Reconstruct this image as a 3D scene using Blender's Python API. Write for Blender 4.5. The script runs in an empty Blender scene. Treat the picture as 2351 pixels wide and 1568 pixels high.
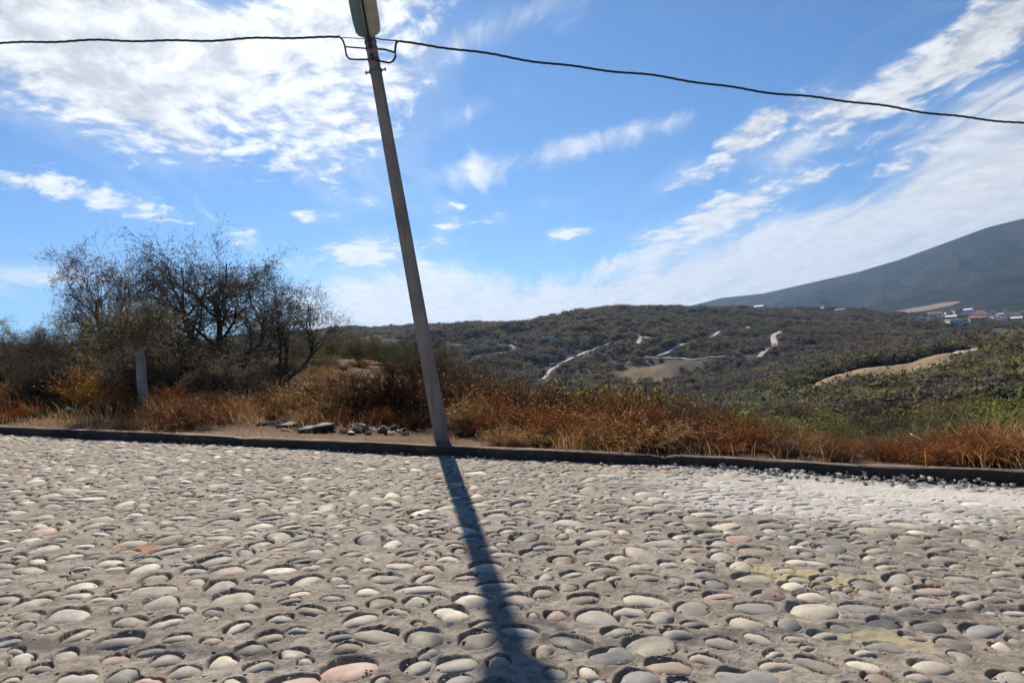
import bpy, math, random
import numpy as np
from mathutils import Vector, Matrix

R = math.radians
sc = bpy.context.scene
COL = sc.collection

# ------------------------------------------------------------------ camera
CAM_H = 1.5
ROLL = R(4.0)
FPX, CX, CY = 1650.0, 1175.5, 784.0      # focal length / centre of a 2351 px wide picture
cam_d = bpy.data.cameras.new('camera')
cam_d.sensor_width = 36.0
cam_d.lens = 36.0 * FPX / 2351.0
cam_d.clip_start = 0.05
cam_d.clip_end = 20000.0
cam = bpy.data.objects.new('camera', cam_d)
COL.objects.link(cam)
_c, _s = math.cos(ROLL), math.sin(ROLL)
cam.matrix_world = Matrix(((_c, _s, 0, 0), (0, 0, -1, 0), (-_s, _c, 0, CAM_H), (0, 0, 0, 1)))
sc.camera = cam

# ------------------------------------------------------------------ light
SUN_AZ, SUN_EL = R(-13.6), R(41.0)       # azimuth measured from +Y towards +X
sun_dir = Vector((math.sin(SUN_AZ) * math.cos(SUN_EL), math.cos(SUN_AZ) * math.cos(SUN_EL), math.sin(SUN_EL)))
sun_d = bpy.data.lights.new('sun', 'SUN')
sun_d.energy = 5.0
sun_d.angle = R(0.55)
sun_d.color = (1.0, 0.90, 0.76)
sun = bpy.data.objects.new('sun', sun_d)
COL.objects.link(sun)
sun.rotation_euler = (-sun_dir).to_track_quat('-Z', 'Y').to_euler()
sun.location = (0, 0, 60)

sc.view_settings.view_transform = 'Standard'
sc.view_settings.look = 'None'
sc.view_settings.gamma = 1.0
sc.view_settings.use_curve_mapping = False
sc.view_settings.exposure = 0.5
sc.render.engine = 'CYCLES'
sc.cycles.use_denoising = True
sc.cycles.use_adaptive_sampling = True
sc.cycles.adaptive_threshold = 0.02
sc.cycles.max_bounces = 5
sc.cycles.diffuse_bounces = 2
sc.cycles.transparent_max_bounces = 8
sc.cycles.volume_bounces = 0

# ------------------------------------------------------------------ node helpers
class G:
    """tiny expression builder on a node tree"""
    def __init__(s, nt): s.nt = nt
    def node(s, t, **kw):
        n = s.nt.nodes.new(t)
        for k, v in kw.items(): setattr(n, k, v)
        return n
    def put(s, sock, v):
        if hasattr(v, 'is_output'): s.nt.links.new(v, sock)
        elif v is not None: sock.default_value = v
    def m(s, op, a, b=None, c=None, clamp=False):
        n = s.node('ShaderNodeMath', operation=op, use_clamp=clamp)
        for i, v in enumerate((a, b, c)):
            if v is not None: s.put(n.inputs[i], v)
        return n.outputs[0]
    def add(s, a, b): return s.m('ADD', a, b)
    def sub(s, a, b): return s.m('SUBTRACT', a, b)
    def mul(s, a, b): return s.m('MULTIPLY', a, b)
    def div(s, a, b): return s.m('DIVIDE', a, b)
    def vec(s, x, y, z=0.0):
        n = s.node('ShaderNodeCombineXYZ')
        for i, v in enumerate((x, y, z)): s.put(n.inputs[i], v)
        return n.outputs[0]
    def sep(s, v):
        n = s.node('ShaderNodeSeparateXYZ'); s.put(n.inputs[0], v); return n.outputs
    def vm(s, op, a, b=None):
        n = s.node('ShaderNodeVectorMath', operation=op); s.put(n.inputs[0], a)
        if b is not None: s.put(n.inputs[1], b)
        return n.outputs['Value'] if op in ('DOT_PRODUCT', 'LENGTH', 'DISTANCE') else n.outputs[0]
    def noise(s, v, scale, detail=4.0, rough=0.5, dist=0.0, out=0):
        n = s.node('ShaderNodeTexNoise'); s.put(n.inputs['Vector'], v)
        n.inputs['Scale'].default_value = scale; n.inputs['Detail'].default_value = detail
        n.inputs['Roughness'].default_value = rough; n.inputs['Distortion'].default_value = dist
        return n.outputs[out]
    def ss(s, x, a, b, lo=0.0, hi=1.0):
        n = s.node('ShaderNodeMapRange', interpolation_type='SMOOTHSTEP'); s.put(n.inputs[0], x)
        for i, v in enumerate((a, b, lo, hi)): s.put(n.inputs[i + 1], v)
        return n.outputs[0]
    def mix(s, f, a, b, blend='MIX'):
        n = s.node('ShaderNodeMix', data_type='RGBA', blend_type=blend); s.put(n.inputs[0], f)
        for sock, v in ((n.inputs[6], a), (n.inputs[7], b)):
            s.put(sock, (*v, 1.0) if isinstance(v, tuple) and len(v) == 3 else v)
        return n.outputs[2]
    def attr(s, name):
        n = s.node('ShaderNodeAttribute', attribute_name=name); return n.outputs['Color']
    def bump(s, h, strength=0.5, dist=0.02):
        n = s.node('ShaderNodeBump'); s.put(n.inputs['Height'], h)
        n.inputs['Strength'].default_value = strength; n.inputs['Distance'].default_value = dist
        return n.outputs[0]

# ------------------------------------------------------------------ world: sky and clouds
def lev(x, y):
    """photo pixel (2351 wide) -> direction (X, 1, Z) in the level frame"""
    u, v = (x - CX) / FPX, (CY - y) / FPX
    return u * _c + v * _s, -u * _s + v * _c

world = bpy.data.worlds.new('World'); sc.world = world; world.use_nodes = True
nt = world.node_tree; nt.nodes.clear(); g = G(nt)
sky = g.node('ShaderNodeTexSky', sky_type='NISHITA')
sky.sun_disc = False
sky.sun_elevation = SUN_EL; sky.sun_rotation = SUN_AZ
sky.altitude = 1500.0; sky.air_density = 1.0; sky.dust_density = 0.35; sky.ozone_density = 2.2
SKY_STRENGTH = 0.074
d = g.node('ShaderNodeTexCoord').outputs['Generated']
dx, dy, dz = g.sep(d)
up = g.m('MAXIMUM', dz, 0.0)
den = g.add(up, 0.15)
qx, qy = g.div(dx, den), g.div(dy, den)
ysafe = g.m('MAXIMUM', dy, 0.06)
gx, gz = g.div(dx, ysafe), g.div(dz, ysafe)
front = g.ss(dy, 0.05, 0.4)
# coverage: cloud banks as soft ellipses on the sky (centre x, y, half axes, tilt, amount)
PUFF = [(330, 130, 520, 170, -6, .95), (800, 20, 300, 110, 20, .75), (420, 320, 330, 85, -14, .42), (770, 280, 170, 100, 28, .50),
        (930, 200, 45, 140, -22, .30), (30, 40, 250, 90, 0, .45),
        (60, 420, 160, 42, -8, .52), (270, 465, 190, 32, -13, .62), (560, 550, 80, 30, 10, .40), (680, 605, 45, 22, 0, .5), (830, 580, 110, 46, 3, .75),
        (1030, 520, 42, 16, 5, .55), (1040, 470, 50, 18, 10, .38), (1225, 470, 70, 20, 0, .40), (1310, 535, 62, 16, 5, .75), (820, 462, 110, 16, -8, .38), (755, 497, 50, 16, 0, .34),
        (1730, 300, 150, 44, 34, .72), (2080, 190, 330, 60, 32, .62), (2290, 60, 210, 85, 32, .68), (2100, 350, 150, 75, 24, .52), (2200, 20, 280, 60, 30, .22), (1930, 255, 90, 35, 10, .36),
        (1640, 500, 160, 52, 22, .78), (1010, 560, 60, 18, 8, .5), (1130, 505, 55, 14, 6, .45), (980, 610, 70, 16, 10, .45), (1600, 395, 80, 18, 24, .5), (1490, 545, 90, 16, 14, .5), (1880, 400, 90, 20, 24, .42), (700, 500, 60, 16, -6, .42), (1560, 430, 90, 20, 22, .36)]
STREAK = [(920, 680, 240, 62, 6, .98), (1180, 715, 460, 55, 2, .85), (1560, 640, 420, 62, 16, .80), (2080, 570, 520, 100, 19, .97), (2290, 430, 330, 100, 24, .85), (2300, 260, 230, 80, 28, .70),
          (40, 640, 220, 36, 0, .62), (1130, 70, 260, 55, 24, .55), (1230, 370, 330, 34, 12, .26), (900, 380, 200, 42, 8, .22), (1800, 350, 260, 30, 12, .42), (1370, 320, 300, 30, 14, .42), (1480, 590, 160, 22, 14, .5), (1100, 250, 180, 26, 26, .36),
          (1700, 700, 400, 40, 8, .55), (1860, 505, 130, 16, 20, .4)]
def coverage(lst):
    tot = None
    for x, y, a, b, t, k in lst:
        X, Z = lev(x, y); th = R(t) - ROLL
        ca, sa = math.cos(th), math.sin(th)
        ex, ez = g.sub(gx, X), g.sub(gz, Z)
        u = g.mul(g.add(g.mul(ex, ca), g.mul(ez, sa)), FPX / a)
        v = g.mul(g.sub(g.mul(ez, ca), g.mul(ex, sa)), FPX / b)
        r2 = g.add(g.mul(u, u), g.mul(v, v))
        w = g.mul(g.m('POWER', 2.718, g.mul(r2, -0.9)), k)
        tot = w if tot is None else g.m('MAXIMUM', tot, w) if False else g.sub(g.add(tot, w), g.mul(tot, w))
    return g.mul(tot, front)
cA, cB = coverage(PUFF), coverage(STREAK)
warp = g.noise(g.vec(qx, qy, 3.1), 1.7, 3, .5, out=1)
wx, wy, _ = g.sep(g.vm('SUBTRACT', warp, (.5, .5, .5)))
q = g.vec(g.add(qx, g.mul(wx, .30)), g.add(qy, g.mul(wy, .30)), 0.0)
sx, sy, _ = g.sep(q)
mott = g.noise(g.vec(g.mul(sx, 1.1), g.mul(sy, .95), 0.0), 11.0, 8, .58, .0)
big = g.noise(q, 2.3, 5, .55, .2)
nA = g.add(g.mul(mott, .74), g.mul(big, .26))
nB = g.noise(g.vec(g.mul(sx, 3.6), g.mul(sy, .55), 7.0), 1.7, 7, .52, .5)
thin = g.noise(g.vec(g.mul(sx, 2.2), g.mul(sy, .5), 1.7), 1.5, 7, .55, .5)
base = g.mul(g.ss(big, .50, .72), .10)
dA = g.ss(g.add(nA, g.mul(g.add(cA, base), .62)), .74, .96)
dB = g.ss(g.add(nB, g.mul(g.add(cB, base), .66)), .66, 1.05)
veil = g.mul(g.ss(g.add(thin, g.mul(g.add(cA, cB), .40)), .55, 1.0), .42)
dens = g.sub(1.0, g.mul(g.mul(g.sub(1.0, dA), g.sub(1.0, dB)), g.sub(1.0, veil)))
hz = g.ss(dz, -.02, .02)
dens = g.mul(dens, hz)
# clouds scatter the sun forward: whiter and brighter towards it
cs = g.vm('DOT_PRODUCT', d, tuple(sun_dir))
fwd = g.m('POWER', g.m('MAXIMUM', cs, 0.0), 9.0)
shw = g.add(.16, g.mul(g.ss(dz, .12, .34), .28))
shade = g.add(g.sub(1.04, shw), g.mul(g.ss(g.add(g.mul(mott, .7), g.mul(nB, .3)), .38, .64), shw))
lum = g.mul(g.add(.62, g.mul(fwd, .26)), shade)
cloud = g.vm('SCALE', (1.0, 1.0, 1.0)); 
cl = g.node('ShaderNodeVectorMath', operation='SCALE'); cl.inputs[0].default_value = (.985, 1.0, 1.015); g.put(cl.inputs[3], lum)
skc = g.node('ShaderNodeVectorMath', operation='SCALE'); g.put(skc.inputs[0], sky.outputs[0]); skc.inputs[3].default_value = SKY_STRENGTH
tint = g.vm('MULTIPLY', skc.outputs[0], (.34, .655, .93))
col = g.mix(dens, tint, cl.outputs[0])
bg = g.node('ShaderNodeBackground'); g.put(bg.inputs[0], col); bg.inputs[1].default_value = 1.0
out = g.node('ShaderNodeOutputWorld'); nt.links.new(bg.outputs[0], out.inputs[0])
world.cycles.sampling_method = 'MANUAL'; world.cycles.sample_map_resolution = 512

# ------------------------------------------------------------------ mesh helpers
def mesh_np(name, V, F, mats=(), midx=None, smooth=False, col=None):
    """V (n,3); F (m,3) or (m,4) array, or a list of such arrays"""
    V = np.ascontiguousarray(V, dtype=np.float32)
    Fs = F if isinstance(F, list) else [F]
    Fs = [np.asarray(f, dtype=np.int32) for f in Fs if len(f)]
    loops = np.concatenate([f.ravel() for f in Fs])
    cnt = np.concatenate([np.full(len(f), f.shape[1], np.int32) for f in Fs])
    me = bpy.data.meshes.new(name)
    me.vertices.add(len(V)); me.vertices.foreach_set('co', V.ravel())
    me.loops.add(len(loops)); me.loops.foreach_set('vertex_index', loops)
    me.polygons.add(len(cnt))
    me.polygons.foreach_set('loop_start', np.concatenate([[0], np.cumsum(cnt)[:-1]]).astype(np.int32))
    for m in mats: me.materials.append(m)
    if midx is not None: me.polygons.foreach_set('material_index', np.asarray(midx, np.int32))
    me.polygons.foreach_set('use_smooth', np.full(len(cnt), bool(smooth)))
    if col is not None:
        a = me.color_attributes.new('Col', 'FLOAT_COLOR', 'POINT')
        c = np.ones((len(V), 4), np.float32); c[:, :3] = col
        a.data.foreach_set('color', c.ravel())
    me.update(calc_edges=True); me.validate()
    return me

def obj(name, me, parent=None, loc=None, **props):
    o = bpy.data.objects.new(name, me); COL.objects.link(o)
    if parent is not None: o.parent = parent
    if loc is not None: o.location = loc
    for k, v in props.items(): o[k] = v
    return o

def thing(name, loc, label, category, group=None, rz=0.0, scale=None):
    o = bpy.data.objects.new(name, None); COL.objects.link(o)
    o.empty_display_size = .2
    o.location = loc; o.rotation_euler = (0, 0, rz)
    if scale is not None: o.scale = scale
    o['label'] = label; o['category'] = category
    if group: o['group'] = group
    return o

def frusta(P0, P1, R0, R1, n=4):
    """many tapered tubes at once"""
    P0, P1 = np.asarray(P0, float), np.asarray(P1, float)
    R0, R1 = np.asarray(R0, float), np.asarray(R1, float)
    D = P1 - P0; L = np.linalg.norm(D, axis=1, keepdims=True); D = D / np.maximum(L, 1e-9)
    ref = np.where(np.abs(D[:, 2:3]) < .9, np.array([[0, 0, 1.0]]), np.array([[1.0, 0, 0]]))
    A = np.cross(D, ref); A /= np.linalg.norm(A, axis=1, keepdims=True); B = np.cross(D, A)
    t = np.arange(n) * 2 * np.pi / n
    ring = A[:, None] * np.cos(t)[None, :, None] + B[:, None] * np.sin(t)[None, :, None]
    V = np.concatenate([P0[:, None] + ring * R0[:, None, None], P1[:, None] + ring * R1[:, None, None]], 1)
    k = np.arange(n); k2 = (k + 1) % n
    f = np.stack([k, k2, k2 + n, k + n], 1)
    F = (f[None] + (np.arange(len(P0)) * 2 * n)[:, None, None]).reshape(-1, 4)
    return V.reshape(-1, 3), F

def tube(path, rad, n=8, caps=True):
    """one continuous tube along a path"""
    P = np.asarray(path, float); m = len(P)
    rad = np.full(m, rad) if np.isscalar(rad) else np.asarray(rad, float)
    T = np.gradient(P, axis=0); T /= np.linalg.norm(T, axis=1, keepdims=True)
    ref = np.array([0, 0, 1.0]) if abs(T[:, 2]).mean() < .8 else np.array([1.0, 0, 0])
    A = np.cross(T, ref); A /= np.linalg.norm(A, axis=1, keepdims=True); B = np.cross(T, A)
    t = np.arange(n) * 2 * np.pi / n
    V = (P[:, None] + (A[:, None] * np.cos(t)[None, :, None] + B[:, None] * np.sin(t)[None, :, None]) * rad[:, None, None]).reshape(-1, 3)
    F = []
    for i in range(m - 1):
        for k in range(n):
            F.append((i * n + k, i * n + (k + 1) % n, (i + 1) * n + (k + 1) % n, (i + 1) * n + k))
    Fl = [np.array(F)]
    if caps:
        V = np.vstack([V, P[:1], P[-1:]]); c0, c1 = m * n, m * n + 1
        Fl.append(np.array([(c0, (k + 1) % n, k) for k in range(n)] + [(c1, (m - 1) * n + k, (m - 1) * n + (k + 1) % n) for k in range(n)]))
    return V, Fl

def box_vf(x0, x1, y0, y1, z0, z1):
    V = np.array([(x0, y0, z0), (x1, y0, z0), (x1, y1, z0), (x0, y1, z0), (x0, y0, z1), (x1, y0, z1), (x1, y1, z1), (x0, y1, z1)], float)
    F = np.array([(0, 3, 2, 1), (4, 5, 6, 7), (0, 1, 5, 4), (1, 2, 6, 5), (2, 3, 7, 6), (3, 0, 4, 7)])
    return V, F

def vnoise(x, y, seed=0):
    """smooth value noise on arrays, range about -1..1"""
    xi, yi = np.floor(x).astype(np.int64), np.floor(y).astype(np.int64)
    fx, fy = x - xi, y - yi
    fx, fy = fx * fx * (3 - 2 * fx), fy * fy * (3 - 2 * fy)
    def h(i, j):
        n = (i * 374761393 + j * 668265263 + seed * 974634777) & 0xFFFFFFFF
        n = ((n ^ (n >> 13)) * 1274126177) & 0xFFFFFFFF
        return ((n ^ (n >> 16)) & 0xFFFF) / 32767.5 - 1.0
    a, b, c, e = h(xi, yi), h(xi + 1, yi), h(xi, yi + 1), h(xi + 1, yi + 1)
    return (a * (1 - fx) + b * fx) * (1 - fy) + (c * (1 - fx) + e * fx) * fy
def fbm(x, y, oct=4, seed=0, gain=.5):
    t = 0; a = 1.0
    for k in range(oct):
        t = t + a * vnoise(x * 2 ** k, y * 2 ** k, seed + k * 17); a *= gain
    return t
def sstep(a, b, x):
    t = np.clip((x - a) / (b - a), 0, 1); return t * t * (3 - 2 * t)

# ------------------------------------------------------------------ materials
def material(name):
    m = bpy.data.materials.new(name); m.use_nodes = True
    nt = m.node_tree; p = nt.nodes['Principled BSDF']
    return m, G(nt), p
def objcoord(g): return g.node('ShaderNodeTexCoord').outputs['Object']
def poscoord(g): return g.node('ShaderNodeNewGeometry').outputs['Position']

def mat_plain(name, c, rough=.7, var=.25, scale=8.0, bump=0.0, metal=0.0, bscale=40.0):
    m, g, p = material(name); v = objcoord(g)
    n = g.noise(v, scale, 6, .6)
    g.put(p.inputs['Base Color'], g.mix(g.ss(n, .3, .7), tuple(x * (1 - var) for x in c), tuple(min(1, x * (1 + var)) for x in c)))
    p.inputs['Roughness'].default_value = rough; p.inputs['Metallic'].default_value = metal
    if bump: g.put(p.inputs['Normal'], g.bump(g.noise(v, bscale, 5, .6), bump, .01))
    return m

def mat_leaf(name, use_obj=True, var=.45, transl=.5):
    """foliage whose hue comes from the object colour (or the mesh colour)"""
    m, g, p = material(name)
    nt = m.node_tree; nt.nodes.remove(p)
    if use_obj: c = g.node('ShaderNodeObjectInfo').outputs['Color']
    else: c = g.attr('Col')
    n = g.noise(poscoord(g), 1.6, 4, .6)
    c2 = g.mix(g.ss(n, .25, .75), c, g.mix(1.0, c, (1.35, 1.15, .8), 'MULTIPLY'))
    n2 = g.noise(poscoord(g), 11.0, 2, .5)
    c3 = g.mix(g.mul(g.ss(n2, .3, .7), var), c2, g.mix(1.0, c2, (.45, .45, .5), 'MULTIPLY'))
    a = g.node('ShaderNodeBsdfDiffuse'); g.put(a.inputs[0], c3)
    b = g.node('ShaderNodeBsdfTranslucent'); g.put(b.inputs[0], c3)
    mx = g.node('ShaderNodeMixShader'); mx.inputs[0].default_value = transl
    nt.links.new(a.outputs[0], mx.inputs[1]); nt.links.new(b.outputs[0], mx.inputs[2])
    nt.links.new(mx.outputs[0], nt.nodes['Material Output'].inputs[0])
    return m

M_LEAF = mat_leaf('foliage')
M_WEED = mat_leaf('weed', use_obj=False, var=.25, transl=.4)
M_BARK = mat_plain('bark', (.055, .042, .034), .9, .35, 9, .5)
M_TWIG = mat_plain('twig', (.125, .098, .078), .9, .35, 5)
m, g, p = material('pole_concrete'); _v = objcoord(g); _x, _y, _z = g.sep(_v)
_n1 = g.noise(g.vec(g.mul(_x, 14.0), g.mul(_y, 14.0), g.mul(_z, 1.1)), 1.0, 6, .65); _n2 = g.noise(_v, 28.0, 5, .65); _n3 = g.noise(_v, 1.3, 4, .6)
_c1 = g.mix(g.ss(_n3, .35, .65), (.25, .205, .165), (.33, .285, .24))
_c1 = g.mix(g.mul(g.ss(_n1, .50, .72), .75), _c1, (.13, .10, .078))
_c1 = g.mix(g.mul(g.ss(_n2, .55, .75), .5), _c1, (.40, .36, .31))
g.put(p.inputs['Base Color'], _c1); p.inputs['Roughness'].default_value = .9; p.inputs['Specular IOR Level'].default_value = .2
g.put(p.inputs['Normal'], g.bump(g.add(_n2, g.mul(_n1, .5)), .5, .012)); M_CONC = m
M_METAL = mat_plain('galvanised_steel', (.18, .18, .18), .5, .2, 10, 0, .6)
M_BLACK = mat_plain('black_rubber', (.018, .018, .02), .55, .2, 10)

# ------------------------------------------------------------------ the lie of the land
SLOPE = .062
def road_z(x, y): return -SLOPE * x
def on_road(px, py):
    X, Z = lev(px, py)
    Y = -CAM_H / (Z + SLOPE * X)
    return np.array([X * Y, Y, -SLOPE * X * Y])
KA, KB = on_road(0, 996)[:2], on_road(2351, 1112)[:2]
KU = (KB - KA) / np.linalg.norm(KB - KA)           # along the kerb, to the right and nearer
KN = np.array([-KU[1], KU[0]])                     # away from the road
def kerb_s(x, y): return (x - KA[0]) * KN[0] + (y - KA[1]) * KN[1]
def kerb_t(x, y): return (x - KA[0]) * KU[0] + (y - KA[1]) * KU[1]
def kerb_pt(t, s): return KA + KU * t + KN * s
KERB_H = .125

T_AZ = np.array([-180, -75, -36, -20, -8, 0, 14, 26, 34, 75, 180.0])
T_D = np.array([9, 16, 25, 40, 70, 120, 200, 300, 380, 450, 600, 700, 1000, 1500, 2500, 4000, 7000.0])
_b = [0.0] * 17
T_Z = np.array([
    _b,
    [.6, 1.4, 2.4, 3.2, 4, 4, 2, 2, 4, 8, 16, 20, 14, 0, -20, -30, -40],
    [.5, 1.05, 1.8, 2.4, 2.6, 2, 0, 0, 3, 6, 15, 20, 14, 0, -20, -30, -40],
    [.35, .75, 1.15, 1.3, .9, -1.5, -6, -8, -6, 0, 14, 21, 14, 0, -20, -30, -40],
    [.1, .2, .35, .5, .1, -4, -12, -18, -16, -6, 15, 22, 14, 0, -20, -30, -40],
    [-.05, -.5, -2.4, -5.5, -9.5, -15, -23, -28.5, -28, -13, 17, 21, 13, 0, -20, -30, -40],
    [-.25, -1.4, -3.6, -6.8, -10.5, -16, -23, -28, -27, -13, 15, 22, 19, 0, -20, -30, -40],
    [-.45, -2.0, -4.2, -6.8, -10, -13.2, -11.2, -12, -17, -19, -6, 0, 9, -8, -15, -25, -40],
    [-.55, -2.0, -4.2, -6.6, -9.2, -12, -9.6, -11, -16, -19, -21, -20, -16, -10, -12, -20, -40],
    [-.9, -2.0, -4.2, -6.6, -9.2, -12, -9.6, -11, -16, -19, -21, -20, -16, -10, -12, -20, -40],
    _b])
_AZF = np.linspace(-180, 180, 1441)
_LDF = np.linspace(math.log(9), math.log(7000), 400)
_t1 = np.array([np.interp(_LDF, np.log(T_D), r) for r in T_Z])
_TT = np.array([np.interp(_AZF, T_AZ, _t1[:, j]) for j in range(len(_LDF))]).T
def _sm(a, k, ax):
    ker = np.hanning(k + 2)[1:-1]; ker /= ker.sum()
    pad = [(0, 0), (0, 0)]; pad[ax] = (k // 2, k // 2)
    b = np.pad(a, pad, mode='edge')
    return np.apply_along_axis(lambda v: np.convolve(v, ker, 'valid'), ax, b)
_TT = _sm(_sm(_TT, 25, 0), 25, 1)
def table_z(x, y):
    az = np.degrees(np.arctan2(x, y)); ld = np.log(np.maximum(np.hypot(x, y), 9))
    i = np.clip((az + 180) * 4, 0, 1439.999); j = np.clip((ld - _LDF[0]) / (_LDF[1] - _LDF[0]), 0, 398.999)
    i0, j0 = i.astype(int), j.astype(int); fi, fj = i - i0, j - j0
    return (_TT[i0, j0] * (1 - fi) + _TT[i0 + 1, j0] * fi) * (1 - fj) + (_TT[i0, j0 + 1] * (1 - fi) + _TT[i0 + 1, j0 + 1] * fi) * fj
def ground_z(x, y):
    x, y = np.atleast_1d(np.asarray(x, float)), np.atleast_1d(np.asarray(y, float))
    s = kerb_s(x, y); dist = np.hypot(x, y)
    far = table_z(x, y)
    far = far + fbm(x * .3, y * .3, 3, 5) * .10 * sstep(9, 16, dist) + fbm(x / 14, y / 14, 3, 9) * np.minimum(dist * .012, 1.5) * sstep(20, 60, dist) \
        + fbm(x / 90, y / 90, 3, 12) * np.minimum(dist * .010, 5.0) * sstep(120, 400, dist) * (1 - sstep(1200, 2500, dist))
    verge = road_z(x, y) + KERB_H - .03
    z = verge + (far - verge) * sstep(.3, 6.0, s)
    z = np.where(s < .03, np.minimum(road_z(x, y), 6) - .35, z)
    return z
def gz1(x, y): return float(ground_z(x, y)[0])
def at_depth(px, py, Y):
    X, Z = lev(px, py); return np.array([X * Y, Y, CAM_H + Z * Y])
def on_ground(px, py, y0=12.0, y1=6000.0):
    """first hit of the sight line with the land"""
    X, Z = lev(px, py)
    Y = np.exp(np.linspace(math.log(y0), math.log(y1), 6000))
    h = ground_z(X * Y, Y) - (CAM_H + Z * Y)
    k = int(np.argmax(h > 0)) if (h > 0).any() else len(Y) - 1
    return np.array([X * Y[k], Y[k], ground_z(X * Y[k], Y[k])[0]])

def fan_grid(az, dd):
    A, D = np.meshgrid(np.radians(az), dd, indexing='ij')
    X, Y = np.sin(A) * D, np.cos(A) * D
    n, m = A.shape
    idx = np.arange(n * m).reshape(n, m)
    F = np.stack([idx[:-1, :-1], idx[:-1, 1:], idx[1:, 1:], idx[1:, :-1]], -1).reshape(-1, 4)
    return X.ravel(), Y.ravel(), F, (n, m)

# ------------------------------------------------------------------ cobbled road
rng = np.random.default_rng(7)
# positions: jittered rows with a minimum distance
LIME_C = on_road(2120, 1132)
def lime0(x, y):
    dt_, ds_ = kerb_t(x, y) - kerb_t(*LIME_C[:2]), kerb_s(x, y) - kerb_s(*LIME_C[:2])
    return math.exp(-1.1 * ((dt_ / 2.4) ** 2 + (ds_ / .55) ** 2))
def scatter_stones():
    pts = []
    cell = {}
    cand = rng.random((110000, 2)) * np.array([26.0, 15.0]) + np.array([-14.0, 1.2])
    for x, y in cand:
        s = kerb_s(x, y)
        if s > -.10: continue
        if lime0(x, y) > .25 + .5 * rng.random(): continue
        az = math.degrees(math.atan2(x, y))
        if abs(az) > 52: continue
        a = .064 + .072 * rng.random() ** 1.3
        if rng.random() < .12: a *= .68
        key = (int(x / .4), int(y / .4)); ok = True
        for i in (-1, 0, 1):
            for j in (-1, 0, 1):
                for (x2, y2, a2) in cell.get((key[0] + i, key[1] + j), ()):
                    ex_, ey_ = x - x2, y - y2
                    if math.hypot(ex_ * KU[0] + ey_ * KU[1], (ex_ * KN[0] + ey_ * KN[1]) * 1.08) < (a + a2) * .97 + .008: ok = False; break
                if not ok: break
            if not ok: break
        if not ok: continue
        cell.setdefault(key, []).append((x, y, a)); pts.append((x, y, a))
    return np.array(pts)
STN = scatter_stones()
nst = len(STN)
def lime_amount(x, y):
    t, s = kerb_t(x, y), kerb_s(x, y)
    t0 = kerb_t(*LIME_C[:2]); s0 = kerb_s(*LIME_C[:2])
    r = ((t - t0) / 2.2) ** 2 + ((s - s0) / .8) ** 2
    return np.exp(-r * 1.1)
ANG = (rng.normal(0, .8, nst) + math.atan2(KU[1], KU[0])) 
ASP = .68 + .34 * rng.random(nst)
_sx, _sy = STN[:, 0], STN[:, 1]
_right = sstep(.5, 5.0, kerb_t(_sx, _sy) - 9.0 + 0.0) * .55
_farf = sstep(-3.2, -.3, kerb_s(_sx, _sy)) * .35
PROUD = np.clip(1.0 - _right - _farf - .9 * lime_amount(_sx, _sy), .12, 1.0) * (.55 + .6 * rng.random(nst))
PAL = np.array([(.42, .385, .33), (.54, .49, .40), (.32, .305, .275), (.24, .24, .235), (.36, .295, .24), (.43, .31, .26), (.62, .575, .48), (.29, .245, .20), (.38, .345, .295), (.33, .25, .23)])
PW = np.array([.2, .13, .17, .11, .09, .025, .12, .06, .12, .015])
SCOL = PAL[rng.choice(len(PAL), nst, p=PW / PW.sum())] * (.72 + .46 * rng.random((nst, 1))) * np.array([1.03, 1.0, .945])

az = np.concatenate([np.linspace(-180, -48, 34), np.linspace(-47, 47, 900), np.linspace(48, 180, 34)])
dd = np.concatenate([np.linspace(.02, 2.1, 10), np.exp(np.linspace(math.log(2.2), math.log(17), 600)), np.linspace(18, 70, 24)])
GX, GY, GF, (gn, gm) = fan_grid(az, dd)
S = kerb_s(GX, GY)
clamp = S > .06
GX = np.where(clamp, GX - (S - .06) * KN[0], GX); GY = np.where(clamp, GY - (S - .06) * KN[1], GY)
GF = GF[~clamp[GF].all(1)]
H = .010 * fbm(GX * 2.2, GY * 2.2, 3, 3) + .0055 * fbm(GX * 7, GY * 7, 2, 13) + .0042 * fbm(GX * 19, GY * 19, 3, 21) + .02 * fbm(GX * .5, GY * .5, 2, 31)
H2 = H.reshape(gn, gm).copy()
GX2, GY2 = GX.reshape(gn, gm), GY.reshape(gn, gm)
MID = np.zeros((gn, gm))
fine_az0, fine_daz = -47.0, 94.0 / 899
ld0, dld = math.log(2.2), (math.log(17) - math.log(2.2)) / 599
SUNXY = np.array([math.sin(SUN_AZ), math.cos(SUN_AZ)])
BASEZ = np.zeros(nst)
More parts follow.
